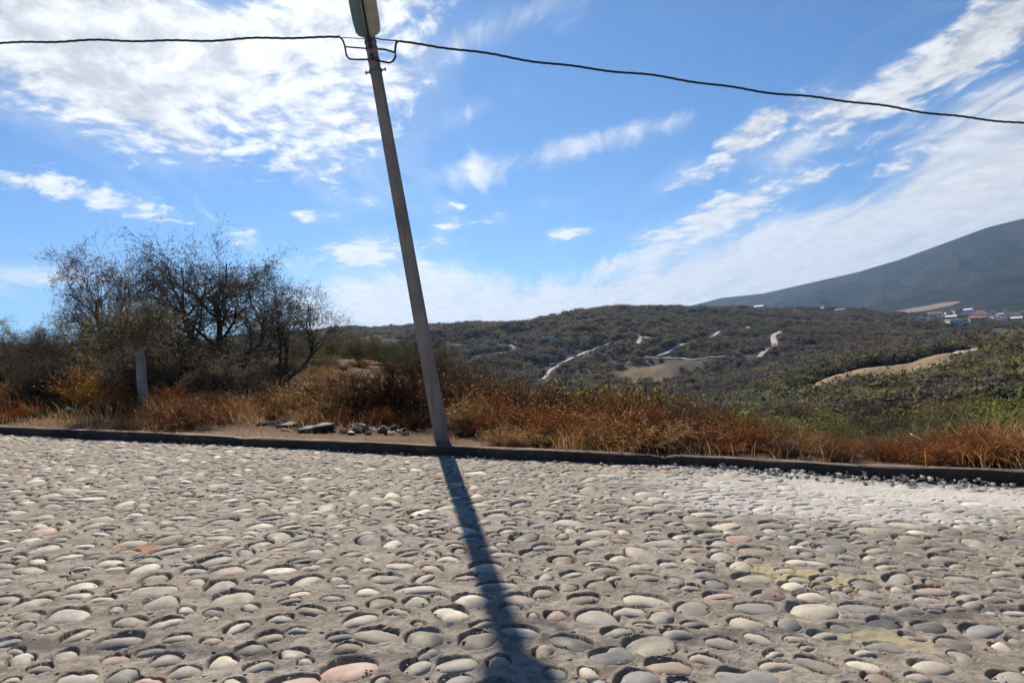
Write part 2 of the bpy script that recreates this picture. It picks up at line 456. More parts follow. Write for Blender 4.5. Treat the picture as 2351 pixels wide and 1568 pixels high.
for k in range(nst):
    x, y, a = STN[k]
    dist = math.hypot(x, y); azk = math.degrees(math.atan2(x, y))
    BASEZ[k] = .010 * fbm(np.array([x * 2.2]), np.array([y * 2.2]), 3, 3)[0] + .02 * fbm(np.array([x * .5]), np.array([y * .5]), 2, 31)[0]
    rr = a * 1.7
    i0 = 34 + int((azk - math.degrees(rr / dist) - fine_az0) / fine_daz); i1 = 35 + int((azk + math.degrees(rr / dist) - fine_az0) / fine_daz)
    j0 = 10 + int((math.log(max(dist - rr, 2.2)) - ld0) / dld); j1 = 11 + int((math.log(dist + rr) - ld0) / dld)
    i0, i1, j0, j1 = max(i0, 34), min(i1, gn - 34), max(j0, 10), min(j1, gm - 24)
    if i1 <= i0 or j1 <= j0: continue
    px, py = GX2[i0:i1, j0:j1] - x, GY2[i0:i1, j0:j1] - y
    ca, sa = math.cos(ANG[k]), math.sin(ANG[k])
    # socket: a little wider than the stone, pushed away from the camera side
    off = .001 + .010 * (((k * 7919) % 100) / 100) ** 1.4
    qx_, qy_ = px - SUNXY[0] * off, py - SUNXY[1] * off
    u = (qx_ * ca + qy_ * sa) / a; v = (-qx_ * sa + qy_ * ca) / (a * ASP[k])
    r = np.sqrt(u * u + v * v) + .07 * vnoise(px * 18 + k * 3.1, py * 18, 4)
    depth = (.016 + .040 * PROUD[k] * (.35 + .65 * ((k * 104729) % 100) / 100))
    pit = -depth * (1 - sstep(.94, 1.11, r))
    rim = .007 * PROUD[k] * np.exp(-((r - 1.16) / .14) ** 2)
    blk = H2[i0:i1, j0:j1]
    blk += np.where(pit < -1e-4, np.minimum(pit, 0), 0) * 1.0 + rim
Hf = H2.ravel()
road_me = None
m, g, p = material('road_mortar')
pos = poscoord(g); x_, y_, z_ = g.sep(pos)
n1 = g.noise(pos, 1.1, 6, .6); n2 = g.noise(pos, 22.0, 6, .65); n3 = g.noise(pos, 160.0, 3, .6)
c = g.mix(g.ss(n1, .3, .7), (.285, .242, .19), (.395, .345, .28))
n4 = g.noise(pos, 6.0, 6, .65)
c = g.mix(g.mul(g.ss(n4, .45, .63), .7), c, (.165, .130, .096))
c = g.mix(g.mul(g.ss(n2, .42, .66), .8), c, (.17, .142, .115))
c = g.mix(g.mul(g.ss(n3, .5, .8), .4), c, (.45, .42, .37))
# stains: spilled lime, rust-red soil, straw; each has its own outline
def stain(center, lt, ls, colr, amt, sc1, lo=.45, hi=.75):
    global c
    cx_, cy_ = float(center[0]), float(center[1])
    ex, ey = g.sub(x_, cx_), g.sub(y_, cy_)
    t = g.div(g.add(g.mul(ex, float(KU[0])), g.mul(ey, float(KU[1]))), lt)
    s = g.div(g.add(g.mul(ex, float(KN[0])), g.mul(ey, float(KN[1]))), ls)
    r = g.m('POWER', 2.718, g.mul(g.add(g.mul(t, t), g.mul(s, s)), -1.0))
    nn = g.noise(pos, sc1, 7, .65)
    f = g.mul(g.ss(g.add(g.mul(nn, .6), g.mul(r, .55)), lo, hi), amt)
    f = g.mul(f, g.ss(r, .03, .3))
    c = g.mix(f, c, colr)
STAINS = [(on_road(2120, 1136), 3.0, .75, (.60, .575, .51), .9, 3.0, .38, .84), (on_road(1850, 1165), 1.9, .55, (.54, .515, .465), .85, 4.0, .42, .8),
          (on_road(1740, 1082), 1.6, .4, (.54, .515, .46), .75, 4.0, .45, .8),
          (on_road(318, 1255), .33, .13, (.36, .17, .075), .8, 9.0, .5, .75), (on_road(1850, 1320), .55, .22, (.46, .38, .20), .8, 30.0, .5, .72),
          (on_road(2010, 1450), .40, .16, (.40, .35, .19), .7, 30.0, .55, .75), (on_road(1700, 1230), .8, .5, (.22, .23, .19), .5, 6.0, .5, .8)]
for st in STAINS: stain(*st)
g.put(p.inputs['Base Color'], c); p.inputs['Roughness'].default_value = .85
p.inputs['Specular IOR Level'].default_value = .3
g.put(p.inputs['Normal'], g.bump(g.add(g.mul(n2, .7), g.mul(n3, .3)), 1.0, .022))
M_ROAD = m
GZ = road_z(GX, GY) + Hf
road = obj('road', mesh_np('road', np.stack([GX, GY, GZ], 1), GF, [M_ROAD], smooth=True), kind='structure')
road['label'] = 'cobbled road of river stones set in grey mortar'

# stones
def stone_mesh(seed, nseg=14, rings=5):
    r = np.random.default_rng(seed)
    ph = r.random(4) * 6.28; am = np.array([.15, .13, .09, .05]) * (0.3 + 1.2 * r.random(4))
    e = 2.2 + r.random() * 1.0
    th = np.arange(nseg) * 2 * np.pi / nseg
    rad = 1 + sum(am[i] * np.cos((i + 1 + (i == 0)) * th + ph[i]) for i in range(4))
    V, F = [(0, 0, 1.0)], []
    lat = [.22, .48, .74, .95, 1.15][:rings]
    tilt = (r.random(2) - .5) * .5
    for q_ in lat:
        a_ = min(q_, 1.0) * np.pi / 2
        hh = (max(0, 1 - math.sin(a_) ** e)) ** (1 / e) if q_ <= 1 else -.45
        w_ = math.sin(a_) if q_ <= 1 else .93
        for i in range(nseg):
            X, Y = rad[i] * w_ * math.cos(th[i]), rad[i] * w_ * math.sin(th[i])
            V.append((X, Y, hh + (X * tilt[0] + Y * tilt[1]) * (1 if q_ <= 1 else 0) + .09 * (r.random() - .5)))
    for i in range(nseg): F.append((0, 1 + i, 1 + (i + 1) % nseg))
    Q = []
    for k in range(rings - 1):
        for i in range(nseg):
            a_, b_ = 1 + k * nseg + i, 1 + k * nseg + (i + 1) % nseg
            Q.append((a_, a_ + nseg, b_ + nseg, b_))
    return np.array(V), np.array(F), np.array(Q)
def mat_stone(name, use_obj):
    m, g, p = material(name)
    base = g.node('ShaderNodeObjectInfo').outputs['Color'] if use_obj else g.attr('Col')
    pos = poscoord(g)
    n1 = g.noise(pos, 9.0, 5, .6); n2 = g.noise(pos, 90.0, 4, .6); n3 = g.noise(pos, 3.0, 3, .5)
    c = g.mix(g.ss(n1, .35, .7), base, g.mix(1.0, base, (.78, .76, .74), 'MULTIPLY'))
    c = g.mix(g.mul(g.ss(n2, .52, .75), .45), c, g.mix(1.0, c, (.55, .53, .5), 'MULTIPLY'))
    c = g.mix(g.mul(g.ss(n3, .48, .66), .55), c, (.31, .28, .245))      # dust from the mortar
    lx = None
    # lime dust over the stones by the kerb
    x_, y_, z_ = g.sep(pos)
    for center, lt, ls, colr, amt, s1, lo, hi in STAINS[:2]:
        ex, ey = g.sub(x_, float(center[0])), g.sub(y_, float(center[1]))
        t = g.div(g.add(g.mul(ex, float(KU[0])), g.mul(ey, float(KU[1]))), lt)
        s = g.div(g.add(g.mul(ex, float(KN[0])), g.mul(ey, float(KN[1]))), ls)
        r = g.m('POWER', 2.718, g.mul(g.add(g.mul(t, t), g.mul(s, s)), -1.0))
        f = g.mul(g.ss(g.add(g.mul(g.noise(pos, s1, 7, .65), .6), g.mul(r, .55)), lo, hi), amt)
        c = g.mix(g.mul(f, g.ss(r, .03, .3)), c, colr)
    g.put(p.inputs['Base Color'], c)
    g.put(p.inputs['Roughness'], g.ss(n1, .3, .7, .62, .85)); p.inputs['Specular IOR Level'].default_value = .2
    g.put(p.inputs['Normal'], g.bump(g.add(g.mul(n1, .5), g.mul(n2, .3)), .35, .01))
    return m
M_STONE, M_STONE2 = mat_stone('river_stone', True), mat_stone('river_stone_mass', False)
SV = [stone_mesh(100 + i) for i in range(24)]
SME = [mesh_np('cobble', v, [f, q_], [M_STONE], smooth=True) for v, f, q_ in SV]
def stone_xf(k):
    x, y, a = STN[k]
    hgt = .034 + .012 * PROUD[k] + .02 * a
    top = BASEZ[k] + (.004 + .009 * PROUD[k])
    return (x, y, -SLOPE * x + top - hgt), ANG[k], (a * 1.05, a * ASP[k] * 1.05, hgt)
# show size in the picture
dist = np.hypot(STN[:, 0], STN[:, 1])
azs = np.degrees(np.arctan2(STN[:, 0], STN[:, 1]))
vis = (np.abs(azs) < 37) & (STN[:, 1] > 2.85)
order = np.argsort(np.where(vis, -STN[:, 2] / dist ** 1.5, 1e3))
slope_rot = math.atan(SLOPE)
for k in order[:300]:
    loc, an, scl = stone_xf(k)
    o = bpy.data.objects.new('cobble', SME[k % 24]); COL.objects.link(o); o.parent = road
    o.location = loc; o.rotation_euler = (0, slope_rot, an); o.scale = scl; o.color = (*SCOL[k], 1)
Vs, F3, F4, Cs = [], [], [], []; base_i = 0
for k in order[300:]:
    v, f, q_ = SV[k % 24]; loc, an, scl = stone_xf(k)
    w = v * np.array(scl); ca, sa = math.cos(an), math.sin(an)
    w = np.stack([w[:, 0] * ca - w[:, 1] * sa + loc[0], w[:, 0] * sa + w[:, 1] * ca + loc[1], w[:, 2] + loc[2]], 1)
    w[:, 2] -= SLOPE * (w[:, 0] - loc[0])
    Vs.append(w); F3.append(f + base_i); F4.append(q_ + base_i); base_i += len(v)
    Cs.append(np.repeat(SCOL[k][None], len(v), 0))
o = obj('cobbles', mesh_np('cobbles', np.vstack(Vs), [np.vstack(F3), np.vstack(F4)], [M_STONE2], smooth=True, col=np.vstack(Cs)), road, kind='stuff')

# grit and small pebbles caught in the mortar
rp = np.random.default_rng(314)
NP = 5200
pa = np.radians(rp.uniform(-40, 40, NP)); pd = np.exp(rp.uniform(math.log(2.7), math.log(11.5), NP))
px_, py_ = np.sin(pa) * pd, np.cos(pa) * pd
okp = kerb_s(px_, py_) < -.03
px_, py_ = px_[okp], py_[okp]; NP = len(px_)
pz_ = road_z(px_, py_) + .010 * fbm(px_ * 2.2, py_ * 2.2, 3, 3) + .0055 * fbm(px_ * 7, py_ * 7, 2, 13) + .02 * fbm(px_ * .5, py_ * .5, 2, 31)
octa = np.array([(1, 0, 0), (0, 1, 0), (-1, 0, 0), (0, -1, 0), (0, 0, 1), (0, 0, -1.0)]); of = np.array([(0, 1, 4), (1, 2, 4), (2, 3, 4), (3, 0, 4), (1, 0, 5), (2, 1, 5), (3, 2, 5), (0, 3, 5)])
ps = (.003 + .011 * rp.random(NP) ** 2.5)
pv_ = octa[None] * (ps[:, None, None] * (.6 + .8 * rp.random((NP, 6, 1)))) * np.array([1.3, 1.1, .7]) + np.stack([px_, py_, pz_], 1)[:, None]
pc_ = np.repeat(PAL[rp.integers(0, len(PAL), NP)] * (.6 + .6 * rp.random((NP, 1))), 6, 0)
obj('pebbles', mesh_np('pebbles', pv_.reshape(-1, 3), (of[None] + (np.arange(NP) * 6)[:, None, None]).reshape(-1, 3), [M_STONE2], smooth=True, col=pc_), road, kind='stuff')

# ------------------------------------------------------------------ kerb
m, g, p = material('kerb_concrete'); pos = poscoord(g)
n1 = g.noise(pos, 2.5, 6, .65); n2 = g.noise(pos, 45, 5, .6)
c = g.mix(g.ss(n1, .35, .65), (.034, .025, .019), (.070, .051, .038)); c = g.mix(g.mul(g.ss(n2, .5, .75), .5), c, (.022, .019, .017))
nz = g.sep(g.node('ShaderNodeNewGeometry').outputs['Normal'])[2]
c = g.mix(g.mul(g.ss(nz, .6, .95), g.ss(n1, .30, .62, .25, .95)), c, (.21, .16, .115))      # dusty top also painted paler as if sunlit, face left shade-dark
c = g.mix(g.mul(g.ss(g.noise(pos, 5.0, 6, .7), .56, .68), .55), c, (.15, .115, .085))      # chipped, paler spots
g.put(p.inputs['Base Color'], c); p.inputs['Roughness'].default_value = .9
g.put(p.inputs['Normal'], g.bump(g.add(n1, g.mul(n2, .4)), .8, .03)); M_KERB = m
kerb = thing('kerb', (0, 0, 0), 'long dark concrete kerb edging the cobbled road', 'kerb'); kerb['kind'] = 'structure'
del kerb['category']
def kerb_section(t0, t1, seed):
    n = max(4, int((t1 - t0) / .16)); tt = np.linspace(t0, t1, n)
    prof = [(0.0, -.20), (0.004, KERB_H - .025), (.012, KERB_H - .006), (.03, KERB_H), (.125, KERB_H + .002), (.14, KERB_H - .008), (.148, KERB_H - .03), (.15, -.2)]
    V = []; npf = len(prof)
    for i, t in enumerate(tt):
        for j, (s, h) in enumerate(prof):
            wob = .010 * vnoise(np.array([t * 2.9 + j * 3.7]), np.array([seed + j * 1.1]), 3)[0] + .010 * vnoise(np.array([t * .6]), np.array([seed * .3]), 8)[0]
            end = min(t - t0, t1 - t); drop = .018 * max(0, 1 - end / .12) if h > 0 else 0
            q_ = kerb_pt(t, s + wob * .8)
            V.append((q_[0], q_[1], road_z(*q_) + h + wob - drop))
    F = [(i * npf + j, (i + 1) * npf + j, (i + 1) * npf + j + 1, i * npf + j + 1) for i in range(n - 1) for j in range(npf - 1)]
    V = np.array(V)
    ends = [tuple(range(npf)), tuple((n - 1) * npf + j for j in range(npf))[::-1]]
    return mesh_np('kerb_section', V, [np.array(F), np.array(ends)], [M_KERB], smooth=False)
tj = kerb_t(*on_road(582, 1018)[:2])
cuts = [-30, -18, tj - 8.4, tj, tj + 6.1, tj + 12.2, tj + 18, tj + 30]
for i in range(len(cuts) - 1):
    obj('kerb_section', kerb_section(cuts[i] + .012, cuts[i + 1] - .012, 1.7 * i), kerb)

# ------------------------------------------------------------------ land
az = np.concatenate([np.linspace(-180, -56, 42), np.linspace(-55, 55, 560), np.linspace(56, 180, 42)])
dd = np.concatenate([[.5, 2, 4, 5.5], np.exp(np.linspace(math.log(6.5), math.log(7000), 620))])
X, Y, F, _n = fan_grid(az, dd)
Z = ground_z(X, Y)
dist = np.hypot(X, Y); azd = np.degrees(np.arctan2(X, Y)); s = kerb_s(X, Y)
soil = np.array((.13, .08, .05)); litter = np.array((.10, .072, .046)); scrubc = np.array((.085, .074, .060)); ochre = np.array((.30, .22, .135)); pale = np.array((.33, .28, .22))
colr = np.zeros((len(X), 3)); n_a = fbm(X * .35, Y * .35, 4, 2); n_b = fbm(X / 25, Y / 25, 4, 40); n_c = fbm(X / 7, Y / 7, 3, 60)
near = (1 - sstep(25, 90, dist))[:, None]
colr = scrubc * (1 + .3 * n_b[:, None]) * (1 - near) + near * (soil + (litter - soil) * sstep(-.4, .6, n_a)[:, None])
strip = (np.exp(-((s - .45) / .45) ** 2) * sstep(-.2, .8, n_a + .35) * .8)[:, None]
colr = colr * (1 - strip) + strip * np.array((.25, .17, .105))
# bare ochre slope and other bare patches of soil
def patch(px, py, ta, tb, ang, colp, amt=1.0, y0=30):
    global colr
    c0 = on_ground(px, py, y0)
    ex, ey = X - c0[0], Y - c0[1]; ca, sa = math.cos(ang), math.sin(ang)
    r = ((ex * ca + ey * sa) / ta) ** 2 + ((-ex * sa + ey * ca) / tb) ** 2
    w = (sstep(.25, .55, np.exp(-r) + .22 * n_c) * amt)[:, None]
    colr = colr * (1 - w) + w * np.asarray(colp)
    return c0
PATCHES = [(1975, 868, 20, 30, -.45, ochre), (2050, 852, 18, 34, -.45, (.29, .215, .13)), (1480, 862, 16, 24, .2, (.20, .16, .10)), (820, 828, 5, 5, 0, (.25, .18, .115)), (1600, 905, 10, 18, .3, (.27, .2, .13))]
PC = [patch(*a) + 0 for a in PATCHES]
colr = np.clip(colr * (1 + .12 * fbm(X * 1.7, Y * 1.7, 2, 71))[:, None], .01, .8)
m, g, p = material('dry_soil'); pos = poscoord(g)
c = g.attr('Col'); n2 = g.noise(pos, 14, 6, .65); n3 = g.noise(pos, .8, 6, .7)
c = g.mix(g.ss(n2, .3, .7), g.mix(1.0, c, (.7, .68, .66), 'MULTIPLY'), g.mix(1.0, c, (1.25, 1.2, 1.15), 'MULTIPLY'))
c = g.mix(g.mul(g.ss(n3, .4, .7), .35), c, g.mix(1.0, c, (.6, .62, .6), 'MULTIPLY'))
g.put(p.inputs['Base Color'], c); p.inputs['Roughness'].default_value = .95; p.inputs['Specular IOR Level'].default_value = .1
g.put(p.inputs['Normal'], g.bump(n2, .7, .05)); M_SOIL = m
ground = obj('ground', mesh_np('ground', np.stack([X, Y, Z], 1), F, [M_SOIL], smooth=True, col=colr), kind='structure')

# ------------------------------------------------------------------ far mountain
az = np.linspace(2, 64, 260); dd = np.exp(np.linspace(math.log(1900), math.log(6900), 170))
X, Y, F, _n = fan_grid(az, dd)
AZ = np.degrees(np.arctan2(X, Y)); D = np.hypot(X, Y)
sky_px = [(1530, 716), (1657, 684), (1752, 674), (1858, 650), (1965, 626), (2063, 597), (2170, 558), (2268, 522), (2351, 502)]
caz, cel = zip(*[(math.degrees(math.atan(lev(*q_)[0])), lev(*q_)[1] / math.hypot(1, lev(*q_)[0])) for q_ in sky_px])
caz, cel = list(caz) + [42, 50, 64], list(cel) + [.145, .14, .05]
crest_d = 4200.0
el = np.interp(AZ, [2] + caz, [-.02] + cel)
crest = CAM_H + el * crest_d
prof = np.where(D < crest_d, sstep(1750, crest_d * 1.06, D) * 1.0, 1 - sstep(crest_d, 7600, D) * .9)
prof = prof / max(1e-6, float(sstep(1750, crest_d * 1.06, np.array([crest_d]))[0])) * 1.0
gul = np.abs(fbm(AZ * .30 + D / 1900, D / 900, 5, 77)) + .5 * np.abs(fbm(X / 420, Y / 420, 4, 78))
edge = sstep(2, 9, AZ) * sstep(1900, 2300, D) * sstep(64, 56, AZ)
Z = -30 + (crest + 30) * np.clip(prof, 0, 1) - gul * 60 * sstep(2300, 3200, D) * (1 - np.exp(-((D - crest_d) / 550) ** 2)) * np.clip(crest / 250, 0, 1)
Z = np.where(edge > 0, Z, -60)
MZ = Z.reshape(_n); _mi = int(np.argmin(np.abs(az - math.degrees(math.atan(lev(2105, 711)[0]))))); _ray = lev(2105, 711)[1]
_row = (MZ[_mi] - CAM_H) / (dd * math.cos(R(az[_mi]))) ; _mj = int(np.argmax(_row > _ray)); FIELD = (X.reshape(_n)[_mi, _mj], Y.reshape(_n)[_mi, _mj])
m, g, p = material('mountain_scrub'); pos = poscoord(g)
n1 = g.noise(pos, .004, 8, .62); n2 = g.noise(pos, .03, 8, .7)
c = g.mix(g.ss(n1, .42, .58), (.030, .048, .042), (.066, .066, .060)); c = g.mix(g.mul(g.ss(n2, .4, .65), .7), c, (.018, .028, .026))
fx_, fy_, fz_ = g.sep(pos); _fc = FIELD
fu = g.div(g.sub(fx_, float(_fc[0])), 150.0); fv = g.div(g.sub(fy_, float(_fc[1])), 70.0)
fr = g.add(g.add(g.mul(fu, fu), g.mul(fv, fv)), g.mul(g.noise(pos, .006, 4, .6), .5))
c = g.mix(g.ss(fr, 1.0, .8), c, (.40, .29, .23))
g.put(p.inputs['Base Color'], c); p.inputs['Roughness'].default_value = 1.0; p.inputs['Specular IOR Level'].default_value = 0.0
g.put(p.inputs['Normal'], g.bump(n2, 1.0, 25.0)); M_MOUNT = m
mountain = obj('mountain', mesh_np('mountain', np.stack([X, Y, Z], 1), F, [M_MOUNT], smooth=True), kind='structure')

# ------------------------------------------------------------------ haze
V, F = box_vf(-7300, 7300, -7300, 7300, -75, 760)
m = bpy.data.materials.new('haze_air'); m.use_nodes = True; nt = m.node_tree; nt.nodes.clear()
pv = nt.nodes.new('ShaderNodeVolumePrincipled'); pv.inputs['Color'].default_value = (.42, .63, 1.0, 1); pv.inputs['Density'].default_value = .00008
pv.inputs['Anisotropy'].default_value = .45
om = nt.nodes.new('ShaderNodeOutputMaterial'); nt.links.new(pv.outputs[0], om.inputs['Volume'])
haze = obj('haze', mesh_np('haze', V, F, [m]), kind='stuff')

# ------------------------------------------------------------------ street lamp on its leaning concrete pole
PY = 10.1
pb = at_depth(1018, 1024, PY); pt = at_depth(846.5, 74, PY - .02)
pole_base = np.array([pb[0], pb[1], road_z(pb[0], pb[1])])
axis = pt - pole_base; plen = np.linalg.norm(axis); axis /= plen
lamp = thing('street_lamp', tuple(pole_base), 'leaning concrete street lamp pole carrying the cables beside the kerb', 'street lamp')
L0 = Vector(pole_base)
def loc(p): return np.asarray(p) - pole_base
def paxis(h): return axis * h
hh = np.linspace(-.3, plen + .05, 40)
V, F = tube([paxis(h) for h in hh], np.interp(hh, [0, plen], [.108, .078]), 20)
obj('pole', mesh_np('pole', V, F, [M_CONC], smooth=True), lamp)
def pole_px(y):      # height along the pole seen at photo row y
    return plen * (1024 - y) / (1024 - 74.0)
side = -np.cross(axis, [0, 1, 0]); side /= np.linalg.norm(side)     # to the right
fwdv = np.cross(side, axis)                                         # roughly away / towards
if fwdv[1] > 0: fwdv = -fwdv                                        # towards the camera
def ringband(h, w, r, name, mat):
    V, F = tube([paxis(h - w), paxis(h + w)], r, 20); return obj(name, mesh_np(name, V, F, [mat], smooth=False), lamp)
hc = pole_px(163)
cl_ = ringband(hc, .022, .092, 'clamp', M_METAL)
for sg in (-1, 1):
    V, F = tube([paxis(hc) + side * sg * .08, paxis(hc) + side * sg * .150], .013, 8); obj('bolt', mesh_np('bolt', V, F, [M_METAL]), cl_)
    V, F = tube([paxis(hc) + side * sg * .128, paxis(hc) + side * sg * .142], .026, 6); obj('nut', mesh_np('nut', V, F, [M_METAL]), cl_)
# rack with spool insulators in front of the pole
M_CERAM = mat_plain('brown_ceramic', (.05, .03, .022), .35, .2, 10)
for py_ in (98, 112, 138):
    h = pole_px(py_)
    b_ = ringband(h, .012, .086, 'bracket', M_METAL)
    c0 = paxis(h) + fwdv * .115
    prof = [(-.04, .028), (-.03, .034), (-.012, .03), (-.006, .02), (.006, .02), (.012, .03), (.03, .034), (.04, .028)]
    V, F = tube([c0 + axis * a_ for a_, r_ in prof], [r_ for a_, r_ in prof], 12)
    obj('insulator', mesh_np('insulator', V, F, [M_CERAM], smooth=True), b_)
# lamp head: a long housing held out over the road, its lens on the underside
neck = paxis(plen)
hd = fwdv * .93 + axis * .38 + side * .11; hd /= np.linalg.norm(hd)
hup = np.cross(side, hd); 
if hup[2] < 0: hup = -hup
V, F = tube([paxis(plen - .05), paxis(plen + .03), neck + axis * .07 + hd * .06, neck + axis * .06 + hd * .22], [.06, .06, .055, .05], 14)
obj('lamp_neck', mesh_np('lamp_neck', V, F, [M_METAL], smooth=True), lamp)
M_HOUS = mat_plain('lamp_housing_paint', (.42, .43, .42), .45, .12, 6)
h0 = neck - axis * .13 + fwdv * .09
secs = [(0.0, .055, .075, .03), (.05, .12, .155, .04), (.12, .165, .178, .055), (.30, .18, .185, .075), (.60, .18, .185, .08), (.82, .17, .17, .07), (.93, .13, .12, .04), (.96, .05, .05, .01)]
V = []
for (l, wl, wr, t) in secs:
    for (a_, b_) in ((-wl, 0), (-wl * .96, .35), (-wl * .7, .8), (0, 1), (wr * .7, .8), (wr * .96, .35), (wr, 0), (wr * .9, -.42), (wr * .15, -.55), (-wl * .15, -.55), (-wl * .9, -.42)):
        V.append(h0 + hd * l + side * a_ + hup * (b_ * t + .02))
ns = 11; F = [(i * ns + k, i * ns + (k + 1) % ns, (i + 1) * ns + (k + 1) % ns, (i + 1) * ns + k) for i in range(len(secs) - 1) for k in range(ns)]
hous = obj('lamp_housing', mesh_np('lamp_housing', np.array(V), [np.array(F), np.array([tuple(range(ns))[::-1], tuple((len(secs) - 1) * ns + k for k in range(ns))])], [M_HOUS], smooth=False), lamp)
m, g, p = material('lamp_glass'); p.inputs['Base Color'].default_value = (.22, .38, .50, 1); p.inputs['Roughness'].default_value = .18
p.inputs['Transmission Weight'].default_value = .35; M_LENS = m
# bulging lens on the pole-left half of the underside
V = []; LS = [(.04, .35), (.09, .75), (.16, .95), (.35, 1.0), (.60, 1.0), (.78, .95), (.86, .6)]
for l, k in LS:
    for a_ in np.linspace(0, 1, 7):
        xx = -.175 * k + a_ * (.175 * k - .028)
        V.append(h0 + hd * l + side * xx + hup * (.02 - .03 - .030 * k * math.sin(math.pi * a_) - .012))
F = [(i * 7 + j, i * 7 + j + 1, (i + 1) * 7 + j + 1, (i + 1) * 7 + j) for i in range(len(LS) - 1) for j in range(6)]
obj('lens', mesh_np('lens', np.array(V), np.array(F), [M_LENS], smooth=True), hous)
V, F = tube([h0 + hd * .06 + side * .0 - hup * .032, h0 + hd * .88 - hup * .036], .014, 6)
obj('latch_rail', mesh_np('latch_rail', V, F, [M_BLACK]), hous)

# ------------------------------------------------------------------ cables
def cable(name, pts, label, strands=3, rad=.0082, lay=.45, jumpers=()):
    pts = np.array(pts, float); base = pts[0]
    t = thing(name, tuple(base), label, 'cable', 'cables held by the street lamp pole')
    # spline resample
    dcum = np.concatenate([[0], np.cumsum(np.linalg.norm(np.diff(pts, axis=0), axis=1))])
    s_ = np.linspace(0, dcum[-1], int(dcum[-1] / .05) + 2)
    P = np.stack([np.interp(s_, dcum, pts[:, i]) for i in range(3)], 1)
    ker = np.ones(9) / 9
    Pp = np.pad(P, ((4, 4), (0, 0)), mode='reflect', reflect_type='odd'); P = np.stack([np.convolve(Pp[:, i], ker, 'valid') for i in range(3)], 1)
    P[:, 2] += .012 * np.sin(s_ * 2.1) + .010 * np.sin(s_ * 5.3 + 1)
    T = np.gradient(P, axis=0); T /= np.linalg.norm(T, axis=1, keepdims=True)
    A = np.cross(T, [0, 0, 1.0]); A /= np.linalg.norm(A, axis=1, keepdims=True); B = np.cross(T, A)
    for k in range(strands):
        ph = 2 * np.pi * (s_ / lay + k / strands); off = rad * 1.1
        Q = P + A * (np.cos(ph) * off)[:, None] + B * (np.sin(ph) * off)[:, None]
        V, F = tube(Q - base, rad, 6); obj('strand', mesh_np('strand', V, F, [M_BLACK], smooth=True), t)
    for nm, jp, jr in jumpers:
        jp = np.array(jp); dc = np.concatenate([[0], np.cumsum(np.linalg.norm(np.diff(jp, axis=0), axis=1))])
        ss_ = np.linspace(0, dc[-1], 24); Q = np.stack([np.interp(ss_, dc, jp[:, i]) for i in range(3)], 1)
        Q[1:-1] = (Q[:-2] + Q[1:-1] * 2 + Q[2:]) / 4
        V, F = tube(Q - base, jr, 7); obj(nm, mesh_np(nm, V, F, [M_BLACK], smooth=True), t)
    return t
def catenary(a, b, sag, n=40):
    u = np.linspace(0, 1, n)[:, None]; P = a + (b - a) * u; P[:, 2] -= (4 * sag * u * (1 - u))[:, 0]; return P
FY = PY - .13
def D_(x, y, Y=FY): return at_depth(x, y, Y)
lend = D_(-900, 104, 11.3); l0 = D_(781, 87)
cable('power_cable', catenary(l0, lend, .02), 'twisted black cable running level from the lamp pole over the trees', jumpers=[
    ('jumper_wire', [D_(781, 87), D_(787, 92), D_(792, 108), D_(795, 128), D_(801, 136), D_(815, 137.5), D_(845, 137)], .013),
    ('tie_wire', [D_(793, 108), D_(815, 110), D_(842, 112)], .011), ('tie_wire', [D_(781, 87), D_(808, 88), D_(836, 90)], .006)])
r0 = D_(908, 96); rend = at_depth(3200, 385, 11.5)
cable('power_cable', catenary(r0, rend, .05), 'twisted black cable sloping down from the lamp pole towards the mountain side', jumpers=[
    ('jumper_wire', [D_(922, 96), D_(914, 94), D_(909, 100), D_(907, 118), D_(909, 130), D_(903, 141), D_(893, 145), D_(880, 142), D_(862, 139)], .016),
    ('tie_wire', [D_(868, 113), D_(885, 114.5), D_(906, 121)], .014), ('tie_wire', [D_(862, 88), D_(880, 92), D_(908, 94)], .009)])

# ------------------------------------------------------------------ small things on the verge
def behind_kerb(px, s0):
    X_, _z = lev(px, 1000); return ((KA[0] * KN[0] + KA[1] * KN[1]) + s0) / (X_ * KN[0] + KN[1])
# banded stake
b0 = at_depth(122, 985, 13.7); b0[2] = gz1(b0[0], b0[1]); t0 = at_depth(158, 938, 13.6)
M_WHITE = mat_plain('white_paint', (.72, .70, .67), .6, .1, 10)
stake = thing('marker_stake', tuple(b0), 'thin tilted stake with white bands by the kerb', 'stake')
ax = t0 - b0
V, F = tube([ax * f_ for f_ in np.linspace(-.1, 1, 6)], .016, 8); obj('shaft', mesh_np('shaft', V, F, [M_BARK]), stake)
for f_, dl in ((.98, .09), (.70, .08), (.32, .10)):
    V, F = tube([ax * (f_ - dl), ax * (f_ + dl * .6)], .034, 10); obj('band', mesh_np('band', V, F, [M_WHITE]), stake)

